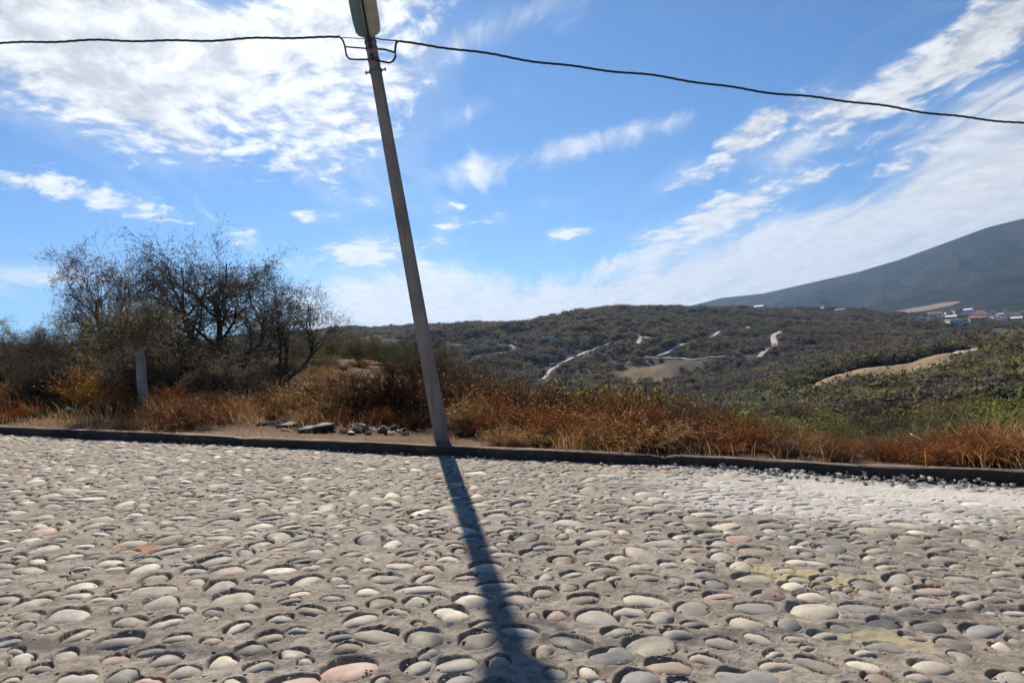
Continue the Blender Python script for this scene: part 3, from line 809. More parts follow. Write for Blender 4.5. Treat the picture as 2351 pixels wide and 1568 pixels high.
# ------------------------------------------------------------------ rubbish on the verge
def lump(seed, nseg=14, nr=8, rough=.25):
    r = np.random.default_rng(seed); V = []
    for i in range(nr + 1):
        a_ = math.pi * i / nr
        for k in range(nseg):
            t = 2 * math.pi * k / nseg
            x, y, z = math.sin(a_) * math.cos(t), math.sin(a_) * math.sin(t), math.cos(a_)
            q_ = 1 + rough * fbm(np.array([x * 1.7 + seed * 3.3 + z]), np.array([y * 1.7 + z * 1.3]), 3, seed)[0]
            V.append((x * q_, y * q_, max(z * q_, -.55)))
    F = [(i * nseg + k, (i + 1) * nseg + k, (i + 1) * nseg + (k + 1) % nseg, i * nseg + (k + 1) % nseg) for i in range(nr) for k in range(nseg)]
    return np.array(V), np.array(F)
M_BAG = mat_plain('black_plastic', (.02, .022, .026), .75, .3, 8, .8, 0, 18)
M_ROCK = mat_plain('grey_rock', (.14, .115, .09), .9, .35, 7, .8, 0, 25)
M_ROCKL = mat_plain('pale_rock', (.22, .185, .145), .9, .25, 9, .7, 0, 30)
M_ROCKB = mat_plain('tan_rock', (.27, .235, .165), .95, .3, 9, .8, 0, 30)
def put_lump(name, px, py, Y, size, mat, label, cat, seed, group=None):
    q_ = at_depth(px, py, Y); z = gz1(q_[0], q_[1])
    V, F = lump(seed, rough=.32); V = V * np.array(size)
    o = obj(name, mesh_np(name, V, F, [mat], smooth=mat is M_BAG), loc=(q_[0], q_[1], z + size[2] * .42)); o['label'] = label; o['category'] = cat
    o.rotation_euler = (0, 0, seed * 1.3)
    if group: o['group'] = group
    return o
put_lump('rubbish_bag', 735, 985, 11.4, (.30, .22, .085), M_BAG, 'flat black plastic rubbish bag dumped on the verge', 'rubbish bag', 3)
put_lump('rubbish_bag', 668, 980, 11.9, (.2, .16, .06), M_BAG, 'small black plastic bag lying next to a bent pale stick', 'rubbish bag', 5)
put_lump('boulder', 828, 984, 11.3, (.17, .14, .09), M_ROCK, 'rough grey boulder beside the black rubbish bag', 'rock', 8)
put_lump('boulder', 1822, 1052, 8.85, (.14, .12, .115), M_ROCKB, 'rounded pale boulder right behind the kerb among rust weeds', 'rock', 11)
for i, (px, py, Y, sz) in enumerate([(880, 990, 11.2, .10), (790, 992, 11.15, .07), (905, 980, 11.5, .08), (640, 975, 12.2, .07), (600, 985, 12.1, .06), (560, 972, 12.6, .08), (475, 960, 13.4, .09), (455, 930, 14.4, .1), (700, 995, 11.35, .05), (930, 995, 10.9, .06), (505, 985, 12.6, .06), (845, 1000, 10.95, .05)]):
    put_lump('rock', px, py, Y, (sz * 1.3, sz, sz * .7), (M_ROCK, M_ROCKL)[i % 2], 'loose stone lying on the bare verge soil', 'rock', 20 + i, 'loose stones on the verge')
M_SCRAP = [mat_plain('scrap_black', (.022, .022, .024), .7, .3, 12), mat_plain('scrap_white', (.30, .29, .27), .7, .2, 12), mat_plain('scrap_tan', (.16, .11, .075), .85, .3, 12)]
rs = np.random.default_rng(63)
for i in range(22):
    px = rs.uniform(640, 930); Y = behind_kerb(px, rs.uniform(.9, 2.2)); q_ = at_depth(px, 985, Y); k = (0, 0, 2, 0, 2, 0, 1)[i % 7]
    gx_, gy_ = np.meshgrid(np.linspace(-1, 1, 6), np.linspace(-1, 1, 6)); w_ = .035 + .06 * rs.random()
    zz = .55 * fbm(gx_ * 1.3 + i * 5, gy_ * 1.3, 3, i).ravel() + .5
    V = np.stack([gx_.ravel() * w_ * (1 + .3 * zz), gy_.ravel() * w_ * .8, np.maximum(zz, 0) * w_ * .9], 1)
    V = np.vstack([V, V - (0, 0, .006)])
    F = np.array([(a * 6 + b, a * 6 + b + 1, a * 6 + b + 7, a * 6 + b + 6) for a in range(5) for b in range(5)]); F = np.vstack([F, F[:, ::-1] + 36])
    o = obj('rubbish_scrap', mesh_np('rubbish_scrap', V, F, [M_SCRAP[k]], smooth=True), loc=(q_[0], q_[1], gz1(q_[0], q_[1]))); o.rotation_euler = (0, 0, i * 2.3)
    o['label'] = 'crumpled %s scrap of rubbish on the verge beside the black bags' % ('black', 'white', 'tan')[k]; o['category'] = 'rubbish'; o['group'] = 'rubbish scraps on the verge'
M_STICK = mat_plain('dead_wood', (.42, .36, .29), .9, .25, 8)
def stick(pts, r, label, group='dead stalks behind the kerb'):
    P = np.array(pts); z0 = gz1(P[0][0], P[0][1]); P[:, 2] += max(0, z0 - P[0][2])
    u = np.linspace(0, 1, 14); k = np.linspace(0, 1, len(P))
    Q = np.stack([np.interp(u, k, P[:, i]) for i in range(3)], 1); Q[1:-1] = (Q[:-2] + 2 * Q[1:-1] + Q[2:]) / 4
    V, F = tube(Q - Q[0], np.linspace(r, r * .55, 14), 6)
    o = obj('dead_branch', mesh_np('dead_branch', V, F, [M_STICK], smooth=True), loc=tuple(Q[0])); o['label'] = label; o['category'] = 'branch'; o['group'] = group
stick([at_depth(675, 984, 11.5), at_depth(700, 985, 11.45), at_depth(722, 976, 11.4)], .022, 'pale bent stick lying beside the black rubbish bags')
stick([at_depth(595, 972, 12.2), at_depth(630, 968, 12.1), at_depth(655, 958, 12.0)], .018, 'pale thin stick on the verge below the dry bushes')
stick([at_depth(1478, 958, 9.9), at_depth(1520, 978, 9.8), at_depth(1568, 1002, 9.6)], .02, 'pale dead branch leaning low through the rust weeds')
stick([at_depth(2018, 1062, 8.35), at_depth(2002, 1034, 8.4), at_depth(1978, 996, 8.5)], .013, 'pale upright dead stalk near the rounded boulder')
stick([at_depth(2010, 1066, 8.35), at_depth(1998, 1050, 8.38), at_depth(1985, 1036, 8.4)], .012, 'short pale dead stalk near the rounded boulder')
stick([at_depth(2208, 1078, 7.95), at_depth(2150, 1045, 8.2), at_depth(2090, 1005, 8.5)], .013, 'long pale dead stalk leaning over the kerb end')
# gravel washed against the kerb
r = np.random.default_rng(51); Vs, Fs, bi = [], [], 0
GV, GFc = lump(77, 6, 3, .6)
for k in range(480):
    if k < 340: q_ = on_road(r.normal(1690, 70) if k < 220 else r.normal(2040, 110), 1000)[:2]; 
    else: q_ = on_road(r.uniform(500, 2351), 1000)[:2]
    t = kerb_t(*on_road((r.normal(1700, 75) if k < 220 else r.normal(2040, 120)) if k < 340 else r.uniform(0, 2351), 1080)[:2])
    s_ = -abs(r.normal(0, .20 if k < 340 else .12)) - .01
    q_ = kerb_pt(t, s_); sz = (.006 + .022 * r.random() ** 3) * (1.35 if k < 340 else 1)
    heap = .05 * math.exp(s_ / .13) * (k < 340)
    a_ = r.random() * 6.28; W = GV * sz * (1, .8, .7); W = np.stack([W[:, 0] * math.cos(a_) - W[:, 1] * math.sin(a_), W[:, 0] * math.sin(a_) + W[:, 1] * math.cos(a_), W[:, 2]], 1)
    Vs.append(W + (q_[0], q_[1], road_z(*q_) + .012 + heap * r.random())); Fs.append(GFc + bi); bi += len(GV)
obj('gravel', mesh_np('gravel', np.vstack(Vs), np.vstack(Fs), [mat_plain('gravel_stone', (.46, .42, .36), .9, .3, 20)]), kind='stuff', label='grey gravel washed against the kerb')

# ------------------------------------------------------------------ plants
def unit(v): return v / (np.linalg.norm(v) + 1e-9)
def rot_dir(d, ang, rr):
    a = unit(np.cross(d, rr.normal(size=3))); return unit(d * math.cos(ang) + a * math.sin(ang))
def grow_tree(seed, h=4.0, stems=3, nc=(5, 5, 5, 4), spread=.9, lean=(0, 0), gnarl=.22, leaves=6000, leaf=.035, flat=.25, thick=.05, first=.35, up=.10):
    """returns trunk (V,F), twigs (V,F) and leaves (V,F) about the origin, roughly h tall"""
    rr = np.random.default_rng(seed); seg = [[], [], [], [], []]; tips = []
    stack = []
    for k in range(stems):
        az_ = 2 * math.pi * (k + rr.random() * .6) / stems; sp = spread * (.35 + .5 * rr.random())
        d = unit(np.array([math.cos(az_) * sp + lean[0], math.sin(az_) * sp + lean[1], 1.0]))
        stack.append((np.array([math.cos(az_), math.sin(az_), 0]) * thick * .6, d, h * (.5 + .15 * rr.random()), thick * (.8 + .4 * rr.random()), 0))
    while stack:
        p, d, L, r, lv = stack.pop()
        n = 6 if lv == 0 else 5 if lv == 1 else 4 if lv == 2 else 3 if lv == 3 else 2
        pts = [p]
        for i in range(n):
            d = unit(d + rr.normal(size=3) * gnarl + np.array([0, 0, up if lv < 2 else -flat * .15 * (lv > 2)]))
            p2 = pts[-1] + d * L / n; r0, r1 = r * (1 - .55 * i / n), r * (1 - .55 * (i + 1) / n)
            seg[min(lv, 4)].append((pts[-1], p2, r0, r1)); pts.append(p2)
        if lv < len(nc):
            for c_ in range(nc[lv]):
                f = first + (1 - first) * (c_ + rr.random()) / nc[lv] if lv == 0 else .2 + .8 * (c_ + rr.random()) / nc[lv]
                i = min(int(f * n), n - 1); q = pts[i] + (pts[i + 1] - pts[i]) * (f * n - i)
                dd_ = rot_dir(unit(pts[i + 1] - pts[i]), .45 + .55 * rr.random(), rr)
                if lv < 2: dd_ = unit(dd_ * np.array([1, 1, 1 - flat]) + np.array([0, 0, .12]))
                stack.append((q, dd_, L * (.48 + .26 * rr.random()), max(r * (1 - .5 * f) * .58, .0035), lv + 1))
        if lv >= len(nc) - 1: tips += pts[1:]
    def arr(levels, n):
        s = [x for l in levels for x in seg[l]]
        if not s: return np.zeros((0, 3)), np.zeros((0, 4), int)
        return frusta([x[0] for x in s], [x[1] for x in s], [x[2] for x in s], [x[3] for x in s], n)
    tr = arr((0, 1), 6); tw = arr((2, 3, 4), 3)
    T = np.array(tips); idx = rr.integers(0, len(T), leaves)
    return tr, tw, leaf_cloud(T[idx] + rr.normal(size=(leaves, 3)) * leaf * 1.6, leaf, rr)
def leaf_cloud(P, size, rr, jit=.5):
    n = len(P); a = rr.normal(size=(n, 3)); a /= np.linalg.norm(a, axis=1, keepdims=True)
    b = np.cross(a, rr.normal(size=(n, 3))); b /= np.linalg.norm(b, axis=1, keepdims=True)
    s = (size * (1 - jit + 2 * jit * rr.random(n)))[:, None]
    V = np.stack([P - a * s, P + b * s * .42, P + a * s, P - b * s * .42], 1).reshape(-1, 3)
    return V, np.arange(n * 4).reshape(-1, 4)
def crown_mesh(name, tw, lf):
    V = np.vstack([tw[0], lf[0]]); F = np.vstack([tw[1], lf[1] + len(tw[0])])
    return mesh_np(name, V, F, [M_TWIG, M_LEAF], np.concatenate([np.zeros(len(tw[1])), np.ones(len(lf[1]))]))
def tree_kind(seed, **kw):
    tr, tw, lf = grow_tree(seed, **kw)
    zt = np.percentile(tw[0][:, 2], 99.5)
    return mesh_np('trunk', tr[0], tr[1], [M_BARK]), crown_mesh('crown', tw, lf), zt
def plant(name, kind, pos_, height, rz, colr, label, cat, group=None, sxy=1.0, pn=('trunk', 'crown')):
    tm, cm, zt = kind; k = height / zt
    t = thing(name, tuple(pos_), label, cat, group, rz, (k * sxy, k * sxy, k))
    o = obj(pn[0], tm, t); o2 = obj(pn[1], cm, t); o2.color = (*colr, 1)
    return t
def spot(px, Y, sink=.05):
    X, _z = lev(px, 800); x = X * Y; return np.array([x, Y, gz1(x, Y) - sink])
def top_h(px, py, pos_):
    return CAM_H + lev(px, py)[1] * pos_[1] - pos_[2]

OLIVE, DOLIVE, BROWN, GREY, RUST, GOLD, GREEN, STRAW, DARK = (.105, .105, .05), (.068, .070, .040), (.14, .095, .062), (.19, .17, .14), (.47, .26, .125), (.54, .36, .12), (.080, .115, .036), (.34, .25, .13), (.080, .070, .060)
# big trees on the bank
K_A = tree_kind(11, h=4.4, stems=4, nc=(7, 6, 6, 5), spread=1.25, leaves=46000, leaf=.022, thick=.085, gnarl=.24)
K_B = tree_kind(23, h=4.4, stems=3, nc=(7, 7, 6, 6), spread=1.25, lean=(.32, 0), leaves=32000, leaf=.022, thick=.12, gnarl=.18, flat=.55)
K_C = tree_kind(35, h=3.0, stems=3, nc=(6, 6, 5, 5), spread=.9, lean=(.15, 0), leaves=13000, leaf=.022, thick=.06)
K_D = tree_kind(47, h=3.0, stems=5, nc=(5, 5, 4, 4), spread=1.3, leaves=22000, leaf=.026, thick=.045, first=.1)
K_E = tree_kind(59, h=2.6, stems=6, nc=(5, 5, 4, 3), spread=1.5, leaves=18000, leaf=.026, thick=.035, first=.05)
for nm, K, px, py, Y, rz, c_, sxy, lab in [
    ('mesquite_tree', K_A, 285, 578, 20.5, 3.6, BROWN, .72, 'broad brownish scrub tree whose crown rises highest behind the pale trunked tree'),
    ('mesquite_tree', K_B, 480, 562, 20.0, 0, DOLIVE, 1.0, 'tallest dark scrub tree with bare limbs fanning against the sky'),
    ('mesquite_tree', K_C, 640, 655, 18.6, .2, OLIVE, .95, 'small airy scrub tree on the side of the tree clump facing the lamp pole'),
    ('mesquite_tree', K_D, 10, 730, 22.0, 1.1, GREY, 1.1, 'low grey-leaved scrub tree at the far end of the tree clump'),
    ('mesquite_tree', K_A, 140, 745, 19.5, 2.6, DOLIVE, .8, 'dark bushy tree filling the gap beside the brownish tree')]:
    q_ = spot(px, Y); plant(nm, K, q_, top_h(px, py, q_), rz, c_, lab, 'tree', None, sxy)
# small tree with a pale bare trunk, close behind the kerb
Yp = behind_kerb(335, 2.5); b0 = at_depth(335, 985, Yp); b0[2] = gz1(b0[0], b0[1]) - .05; t0 = at_depth(320, 806, Yp); ax = t0 - b0
M_PALE = mat_plain('pale_bark', (.33, .295, .25), .9, .28, 7, .8, 0, 30)
pt_ = thing('small_tree', tuple(b0), 'small grey-green tree with a straight pale trunk close behind the kerb', 'tree')
hh = np.linspace(0, 1.04, 12)
V, F = tube([ax * h_ + .006 * np.array([math.sin(h_ * 9), math.cos(h_ * 7), 0]) for h_ in hh], np.interp(hh, [0, .06, .9, 1.04], [.125, .100, .088, .06]), 12)
obj('trunk', mesh_np('trunk', V, F, [M_PALE], smooth=True), pt_)
tr, tw, lf = grow_tree(71, h=1.30, stems=6, nc=(6, 5, 4, 4), spread=2.2, leaves=9000, leaf=.02, thick=.032, first=.15, flat=.35, up=.04)
obj('limbs', mesh_np('limbs', tr[0] + ax * .98, tr[1], [M_PALE]), pt_)
o = obj('crown', crown_mesh('crown', (tw[0] + ax * .98, tw[1]), (lf[0] + ax * .98, lf[1])), pt_); o.color = (.15, .145, .085, 1)
# undergrowth shrubs below them
for i, (px, py, Y, c_, K, sxy) in enumerate([(80, 765, 18.0, DARK, K_E, 1.2), (230, 735, 17.4, GREY, K_D, 1.15), (380, 735, 17.0, DOLIVE, K_E, 1.2), (480, 765, 17.8, DARK, K_D, 1.2), (560, 790, 17.2, DOLIVE, K_E, 1.1), (300, 770, 15.6, GREY, K_E, 1.2), (430, 790, 15.8, DARK, K_D, 1.2),
                                             (180, 790, 15.9, DOLIVE, K_E, 1.2), (20, 785, 16.6, DARK, K_D, 1.2), (640, 815, 18.0, DARK, K_E, 1.0), (-60, 765, 18.5, GREY, K_E, 1.3), (520, 800, 15.4, GREY, K_E, 1.2), (100, 820, 15.2, DARK, K_D, 1.3)]):
    q_ = spot(px, Y); plant('thorn_shrub', K, q_, max(.7, top_h(px, py, q_)), i * 1.7, c_, 'dense %s twiggy shrub under the scrub trees' % ('grey' if c_ is GREY else 'olive' if c_ is DOLIVE else 'dark brown'), 'shrub', 'twiggy shrubs under the trees', sxy, ('stem', 'crown'))
# olive shrubs across the bank behind the pole
for i, (px, py, Y, c_) in enumerate([(700, 775, 36, OLIVE), (760, 765, 40, OLIVE), (820, 760, 42, (.10, .10, .045)), (880, 768, 38, OLIVE), (930, 772, 36, DOLIVE), (985, 775, 34, DOLIVE), (1030, 800, 30, DARK), (1080, 828, 26, DOLIVE), (860, 775, 50, OLIVE), (735, 772, 52, DOLIVE), (960, 790, 30, DARK), (795, 775, 46, GREEN), (1130, 845, 27, OLIVE), (905, 790, 44, OLIVE)]):
    q_ = spot(px, Y); plant('olive_shrub', (K_E, K_D)[i % 2], q_, max(1.0, top_h(px, py, q_)), i * 2.1, c_, '%s shrub in the row on the bank behind the lamp pole' % ('dark brown' if c_ is DARK else 'dark olive' if c_ is DOLIVE else 'light green' if c_ is GREEN else 'olive'), 'shrub', 'olive shrubs on the bank behind the pole', 1.15, ('stem', 'crown'))

# dry bushes: arching stalks
def dry_bush(seed, n=70, h=1.0, spread=.55, sub=6, leafn=900, leaf=.02):
    rr = np.random.default_rng(seed); P0, P1, R0, R1, tips = [], [], [], [], []
    for k in range(n):
        a = rr.random() * 6.28; d = unit(np.array([math.cos(a) * spread * rr.random() * 1.6, math.sin(a) * spread * rr.random() * 1.6, 1.0]))
        p = np.array([math.cos(a), math.sin(a), 0]) * .16 * rr.random(); L = h * (.55 + .55 * rr.random()); r = .0085 * (.6 + .6 * rr.random())
        for i in range(4):
            p2 = p + d * L / 4; P0.append(p); P1.append(p2); R0.append(r); r *= .8; R1.append(r)
            if i > 0:
                for _ in range(sub // 2 + (rr.random() < .5)):
                    e = rot_dir(d, .5 + .5 * rr.random(), rr); q = p + (p2 - p) * rr.random(); q2 = q + e * L * .22 * (.5 + rr.random())
                    P0.append(q); P1.append(q2); R0.append(.0048); R1.append(.003); tips += [q2, (q + q2) / 2]
            p = p2; tips.append(p); d = unit(d + rr.normal(size=3) * .16 + np.array([d[0] * .18, d[1] * .18, -.10 * i]))
    tw = frusta(P0, P1, R0, R1, 3); T = np.array(tips)
    lf = leaf_cloud(T[rr.integers(0, len(T), leafn)] + rr.normal(size=(leafn, 3)) * .02, leaf, rr)
    me_s = mesh_np('stalks', tw[0], tw[1], [M_LEAF]); me_f = mesh_np('dry_leaves', lf[0], lf[1], [M_LEAF])
    return me_s, me_f, float(np.percentile(tw[0][:, 2], 99))
DB = [dry_bush(200 + i, n=(80, 70, 100)[i % 3], spread=(.75, 1.2, .55)[i % 3], leafn=(2000, 1300, 1000)[i % 3]) for i in range(6)]
def hue(c_):
    r_, g_, b_ = c_
    if max(c_) < .10: return 'dark grey'
    if g_ > r_ * .9: return 'green'
    if r_ < .28: return 'mahogany'
    if g_ / r_ > .62: return 'golden' if b_ / r_ < .33 else 'tan'
    if r_ > .38: return 'rust-orange'
    return 'russet' if r_ > .28 else 'chestnut'
def bush(px, py, Y, c_, k, label, group, sxy=1.0, lowest=.25):
    label = label.replace('HUE', hue(c_))
    q_ = spot(px, Y, .03); h_ = max(lowest, top_h(px, py, q_)); s_, f_, zt = DB[k % 6]; kk = h_ / zt
    t = thing('dry_bush', tuple(q_), label, 'bush', group, k * 1.31, (kk * sxy, kk * sxy, kk))
    o = obj('stalks', s_, t); o.color = (*(np.array(c_) * 1.0), 1); o = obj('dry_leaves', f_, t); o.color = (*c_, 1)
RB = (.38, .22, .12); MAH = (.27, .18, .12); TAN = (.50, .38, .22)
i = 0
for px, py, Y, c_ in [(1075, 900, 11.2, TAN), (1130, 880, 11.4, (.24, .13, .06)), (1100, 950, 10.6, RUST), (1165, 925, 10.6, RB), (1210, 890, 11.0, MAH), (1240, 935, 10.2, RUST), (1300, 905, 10.7, MAH), (1325, 940, 9.9, RUST), (1375, 900, 10.5, RB), (1400, 950, 9.7, RUST), (1440, 915, 10.3, RB), (1480, 935, 9.7, RUST), (1520, 915, 10.1, MAH), (1560, 950, 9.4, RB), (1600, 935, 9.8, MAH), (1640, 955, 9.3, RB), (1680, 950, 9.6, MAH), (1720, 965, 9.2, RB), (1770, 970, 9.3, MAH),
                      (1830, 985, 9.3, MAH), (1200, 870, 12.2, MAH), (1290, 878, 12.0, (.15, .075, .04)), (1390, 880, 11.6, MAH), (1470, 893, 11.2, (.15, .08, .04)), (1560, 905, 10.9, MAH), (1650, 925, 10.5, (.16, .08, .04))]:
    bush(px, py, Y, c_, i, 'HUE dry bush in the tall thicket between lamp pole and boulder', 'rust dry bushes beside the lamp pole', .9); i += 1
for px, py, Y, c_ in [(1930, 1015, 8.6, RUST), (1990, 1000, 8.6, RB), (2050, 1010, 8.35, RUST), (2110, 1008, 8.3, RB), (2170, 1020, 8.1, RUST), (2230, 1022, 8.05, TAN), (2290, 1015, 7.95, RUST), (2345, 1028, 7.8, RB), (2020, 1030, 8.25, (.30, .13, .05)), (2140, 1045, 8.0, RUST), (2260, 1045, 7.85, (.30, .13, .05)), (1880, 1020, 8.8, MAH), (2400, 1030, 7.8, RUST), (2080, 990, 8.9, MAH), (2190, 1000, 8.7, (.2, .11, .05))]:
    bush(px, py, Y, c_, i, 'low HUE dry bush on the drop side past the boulder', 'low orange bushes past the boulder', 1.0); i += 1
for px, py, Y, c_, lab in [(395, 880, 14.6, RUST, 0), (440, 895, 14.2, RUST, 0), (350, 905, 14.0, RB, 0), (480, 900, 14.0, RB, 0), (410, 925, 13.6, RUST, 0), (280, 890, 14.4, (.28, .14, .05), 0), (240, 905, 14.1, RB, 0), (510, 940, 12.9, RB, 0), (560, 900, 13.6, TAN, 2), (610, 885, 13.8, (.30, .19, .08), 2), (660, 880, 13.6, TAN, 2), (700, 890, 13.2, (.3, .17, .07), 2), (750, 895, 12.9, TAN, 2), (790, 858, 13.4, MAH, 2), (830, 848, 13.2, (.12, .085, .06), 2), (870, 845, 13.0, (.11, .08, .058), 2), (912, 848, 12.8, (.15, .075, .05), 2), (950, 850, 12.6, (.11, .08, .06), 2), (1050, 850, 12.6, MAH, 2),
                           (180, 845, 15.0, GOLD, 1), (215, 870, 14.7, GOLD, 1), (10, 880, 15.2, GOLD, 1), (60, 880, 15.0, DARK, 3), (110, 890, 14.7, DARK, 3), (40, 915, 14.5, (.07, .055, .05), 3), (150, 905, 14.3, (.09, .06, .05), 3), (95, 925, 14.2, DARK, 3), (0, 930, 14.3, DARK, 3), (190, 935, 13.9, (.16, .07, .05), 3), (260, 945, 13.6, (.15, .06, .05), 3), (620, 930, 12.5, (.26, .14, .07), 2), (700, 940, 12.2, TAN, 2), (780, 930, 12.1, (.26, .13, .06), 2), (860, 935, 11.9, RB, 2), (930, 945, 11.5, (.15, .08, .05), 2), (1060, 960, 10.7, (.12, .08, .05), 2)]:
    L_ = [('HUE dry bush on the bank round the pale trunk', 'rust bushes round the pale trunk'), ('golden yellow dry bush on the bank below the trees', 'golden bushes below the trees'), ('HUE dry bush behind the rubbish bags', 'tan bushes behind the rubbish'), ('HUE leafless bush on the bank above the banded stake', 'dark bushes above the banded stake')][lab]
    bush(px, py, Y, c_, i, L_[0], L_[1], 1.0 + .15 * (lab == 0)); i += 1
for px, py, Y in [(20, 955, 13.9), (75, 965, 13.7)]: bush(px, py, Y, (.15, .17, .05), i, 'small green weed clump on the verge near the banded stake', 'green weed clumps by the stake', 1.5, .2); i += 1
for k, (px, py, Y) in enumerate([(1790, 965, 10.4), (1850, 968, 10.8), (1905, 985, 10.2), (1960, 965, 10.9), (2065, 975, 10.3), (2130, 960, 10.6), (2215, 975, 9.9), (2280, 965, 10.2), (2340, 985, 9.6), (1720, 945, 11.0)]):
    q_ = spot(px, Y); plant('green_shrub', (K_E, K_D)[k % 2], q_, max(.6, top_h(px, py, q_)), k * 1.9, ((.17, .185, .07), (.13, .15, .06))[k % 2], '%s green shrub rising behind the low dry bushes past the boulder' % ('yellowish', 'dark')[k % 2], 'shrub', 'green shrubs behind the orange bushes', 1.1, ('stem', 'crown'))
rb = np.random.default_rng(123)
NEWB = []
for k in range(48):                       # low bushes right behind the kerb
    px = rb.uniform(-40, 2400); s0 = .35 + abs(rb.normal(0, 1.1))
    if 480 < px < 1060 and s0 < 1.3 or 285 < px < 385 and s0 < 1.0: continue
    X_, _z = lev(px, 900); Yk = (KA[1] + (s0 - KN[0] * (-KA[0])) * 0 + 0)
    # meet the sight line with the line parallel to the kerb
    Yk = ((KA[0] * KN[0] + KA[1] * KN[1]) + s0) / (X_ * KN[0] + KN[1])
    NEWB.append((px, Yk, .22 + .3 * rb.random(), (RUST, RB, TAN, MAH, (.30, .13, .05), (.22, .12, .055))[rb.integers(6)], 0))
for k in range(48):                       # the open bank behind the pole
    px = rb.uniform(600, 1120); Yk = rb.uniform(13.5, 34)
    NEWB.append((px, Yk, .22 + .38 * rb.random(), (TAN, (.26, .19, .11), (.20, .14, .09), (.15, .12, .08), RB, (.36, .25, .13))[rb.integers(6)], 1))
for px, Yk, h_, c_, kd in NEWB:
    q_ = spot(px, Yk); pyt = CY - FPX * ((q_[2] + h_ - CAM_H) / Yk) - 0.0
    s_, f_, zt = DB[i % 6]; kk = h_ / zt
    lab = ('low %s dry bush in the weeds along the kerb' % hue(c_), 'low bushes along the kerb') if kd == 0 else ('%s %s dry bush on the open bank between trees and olive shrubs' % ('low' if h_ < .38 else 'knee-high', hue(c_)), 'dry bushes on the open bank')
    t = thing('dry_bush', tuple(q_), lab[0], 'bush', lab[1], i * 1.31, (kk * 1.4, kk * 1.4, kk))
    o = obj('stalks', s_, t); o.color = (*(np.array(c_) * 1.0), 1); o = obj('dry_leaves', f_, t); o.color = (*c_, 1); i += 1
bush(1225, 1000, 9.75, (.17, .19, .08), 3, 'small pale green weed clump tight against the kerb', None, 1.4, .15)
bush(1835, 1035, 8.75, (.26, .26, .12), 4, 'small yellow-green weed growing over the rounded boulder', None, .8, .15)

# ------------------------------------------------------------------ loose dry weeds on the verge (uncountable)
rr = np.random.default_rng(99)
N = 60000
t = rr.uniform(-6, 20, N); s_ = .2 + np.abs(rr.normal(0, 1, N)) ** 1.3 * 4.2
P = KA[None] + KU[None] * t[:, None] + KN[None] * s_[:, None]
xk = P[:, 0]; yk = P[:, 1]
pxk = CX + FPX * xk / yk
dn = fbm(xk * .7, yk * .7, 3, 5)
bare = np.exp(-((pxk - 720) / 330) ** 2) * (s_ < 1.1)
keep = (dn + rr.normal(0, .4, N) > -.15 + .15 * bare + .6 * (pxk < 520) + .15 * (pxk > 1050)) & (yk > 5)
P, s_, xk, yk, pxk = P[keep], s_[keep], xk[keep], yk[keep], pxk[keep]; n = len(P)
z = ground_z(xk, yk)
clump = np.stack([vnoise(xk * .9, yk * .9, 8), vnoise(xk * 2.2, yk * 2.2, 9)], 1)
palw = np.array([RUST, TAN, (.46, .34, .19), RB, (.42, .28, .14), (.30, .18, .085), (.36, .15, .06)])
ci = np.clip(((clump[:, 0] + clump[:, 1] * .6 + rr.normal(0, .35, n) + 1.6) / 3.2 * len(palw)).astype(int), 0, len(palw) - 1)
cw = palw[ci] * (.7 + .6 * rr.random((n, 1)))
hgt = (1 - .65 * bare[keep]) * (.05 + .26 * rr.random(n) ** 1.9) * (1 + .9 * np.clip(dn[keep], 0, 1)) * np.where(pxk > 1050, 1.15, .85) * (1 - .5 * np.exp(-s_ / .4))
a = rr.random(n) * 6.28; lean = .2 + 1.3 * rr.random(n)
dx_, dy_ = np.cos(a) * lean * hgt, np.sin(a) * lean * hgt; w = .003 + .0035 * rr.random(n)
wx_, wy_ = -np.sin(a + rr.random(n)) * w, np.cos(a) * w
V = np.stack([np.stack([xk - wx_, yk - wy_, z - .02], 1), np.stack([xk + wx_, yk + wy_, z - .02], 1),
              np.stack([xk + dx_ * .4 + wx_ * .8, yk + dy_ * .4 + wy_ * .8, z + hgt * .62], 1), np.stack([xk + dx_ * .4 - wx_ * .8, yk + dy_ * .4 - wy_ * .8, z + hgt * .62], 1),
              np.stack([xk + dx_, yk + dy_, z + hgt], 1)], 1).reshape(-1, 3)
b5 = (np.arange(n) * 5)[:, None]
obj('dry_grass', mesh_np('dry_grass', V, [b5 + np.array([[0, 1, 2, 3]]), b5 + np.array([[3, 2, 4]])], [M_WEED], col=np.repeat(cw, 5, 0)), kind='stuff', label='rust and straw coloured dry grass covering the verge')

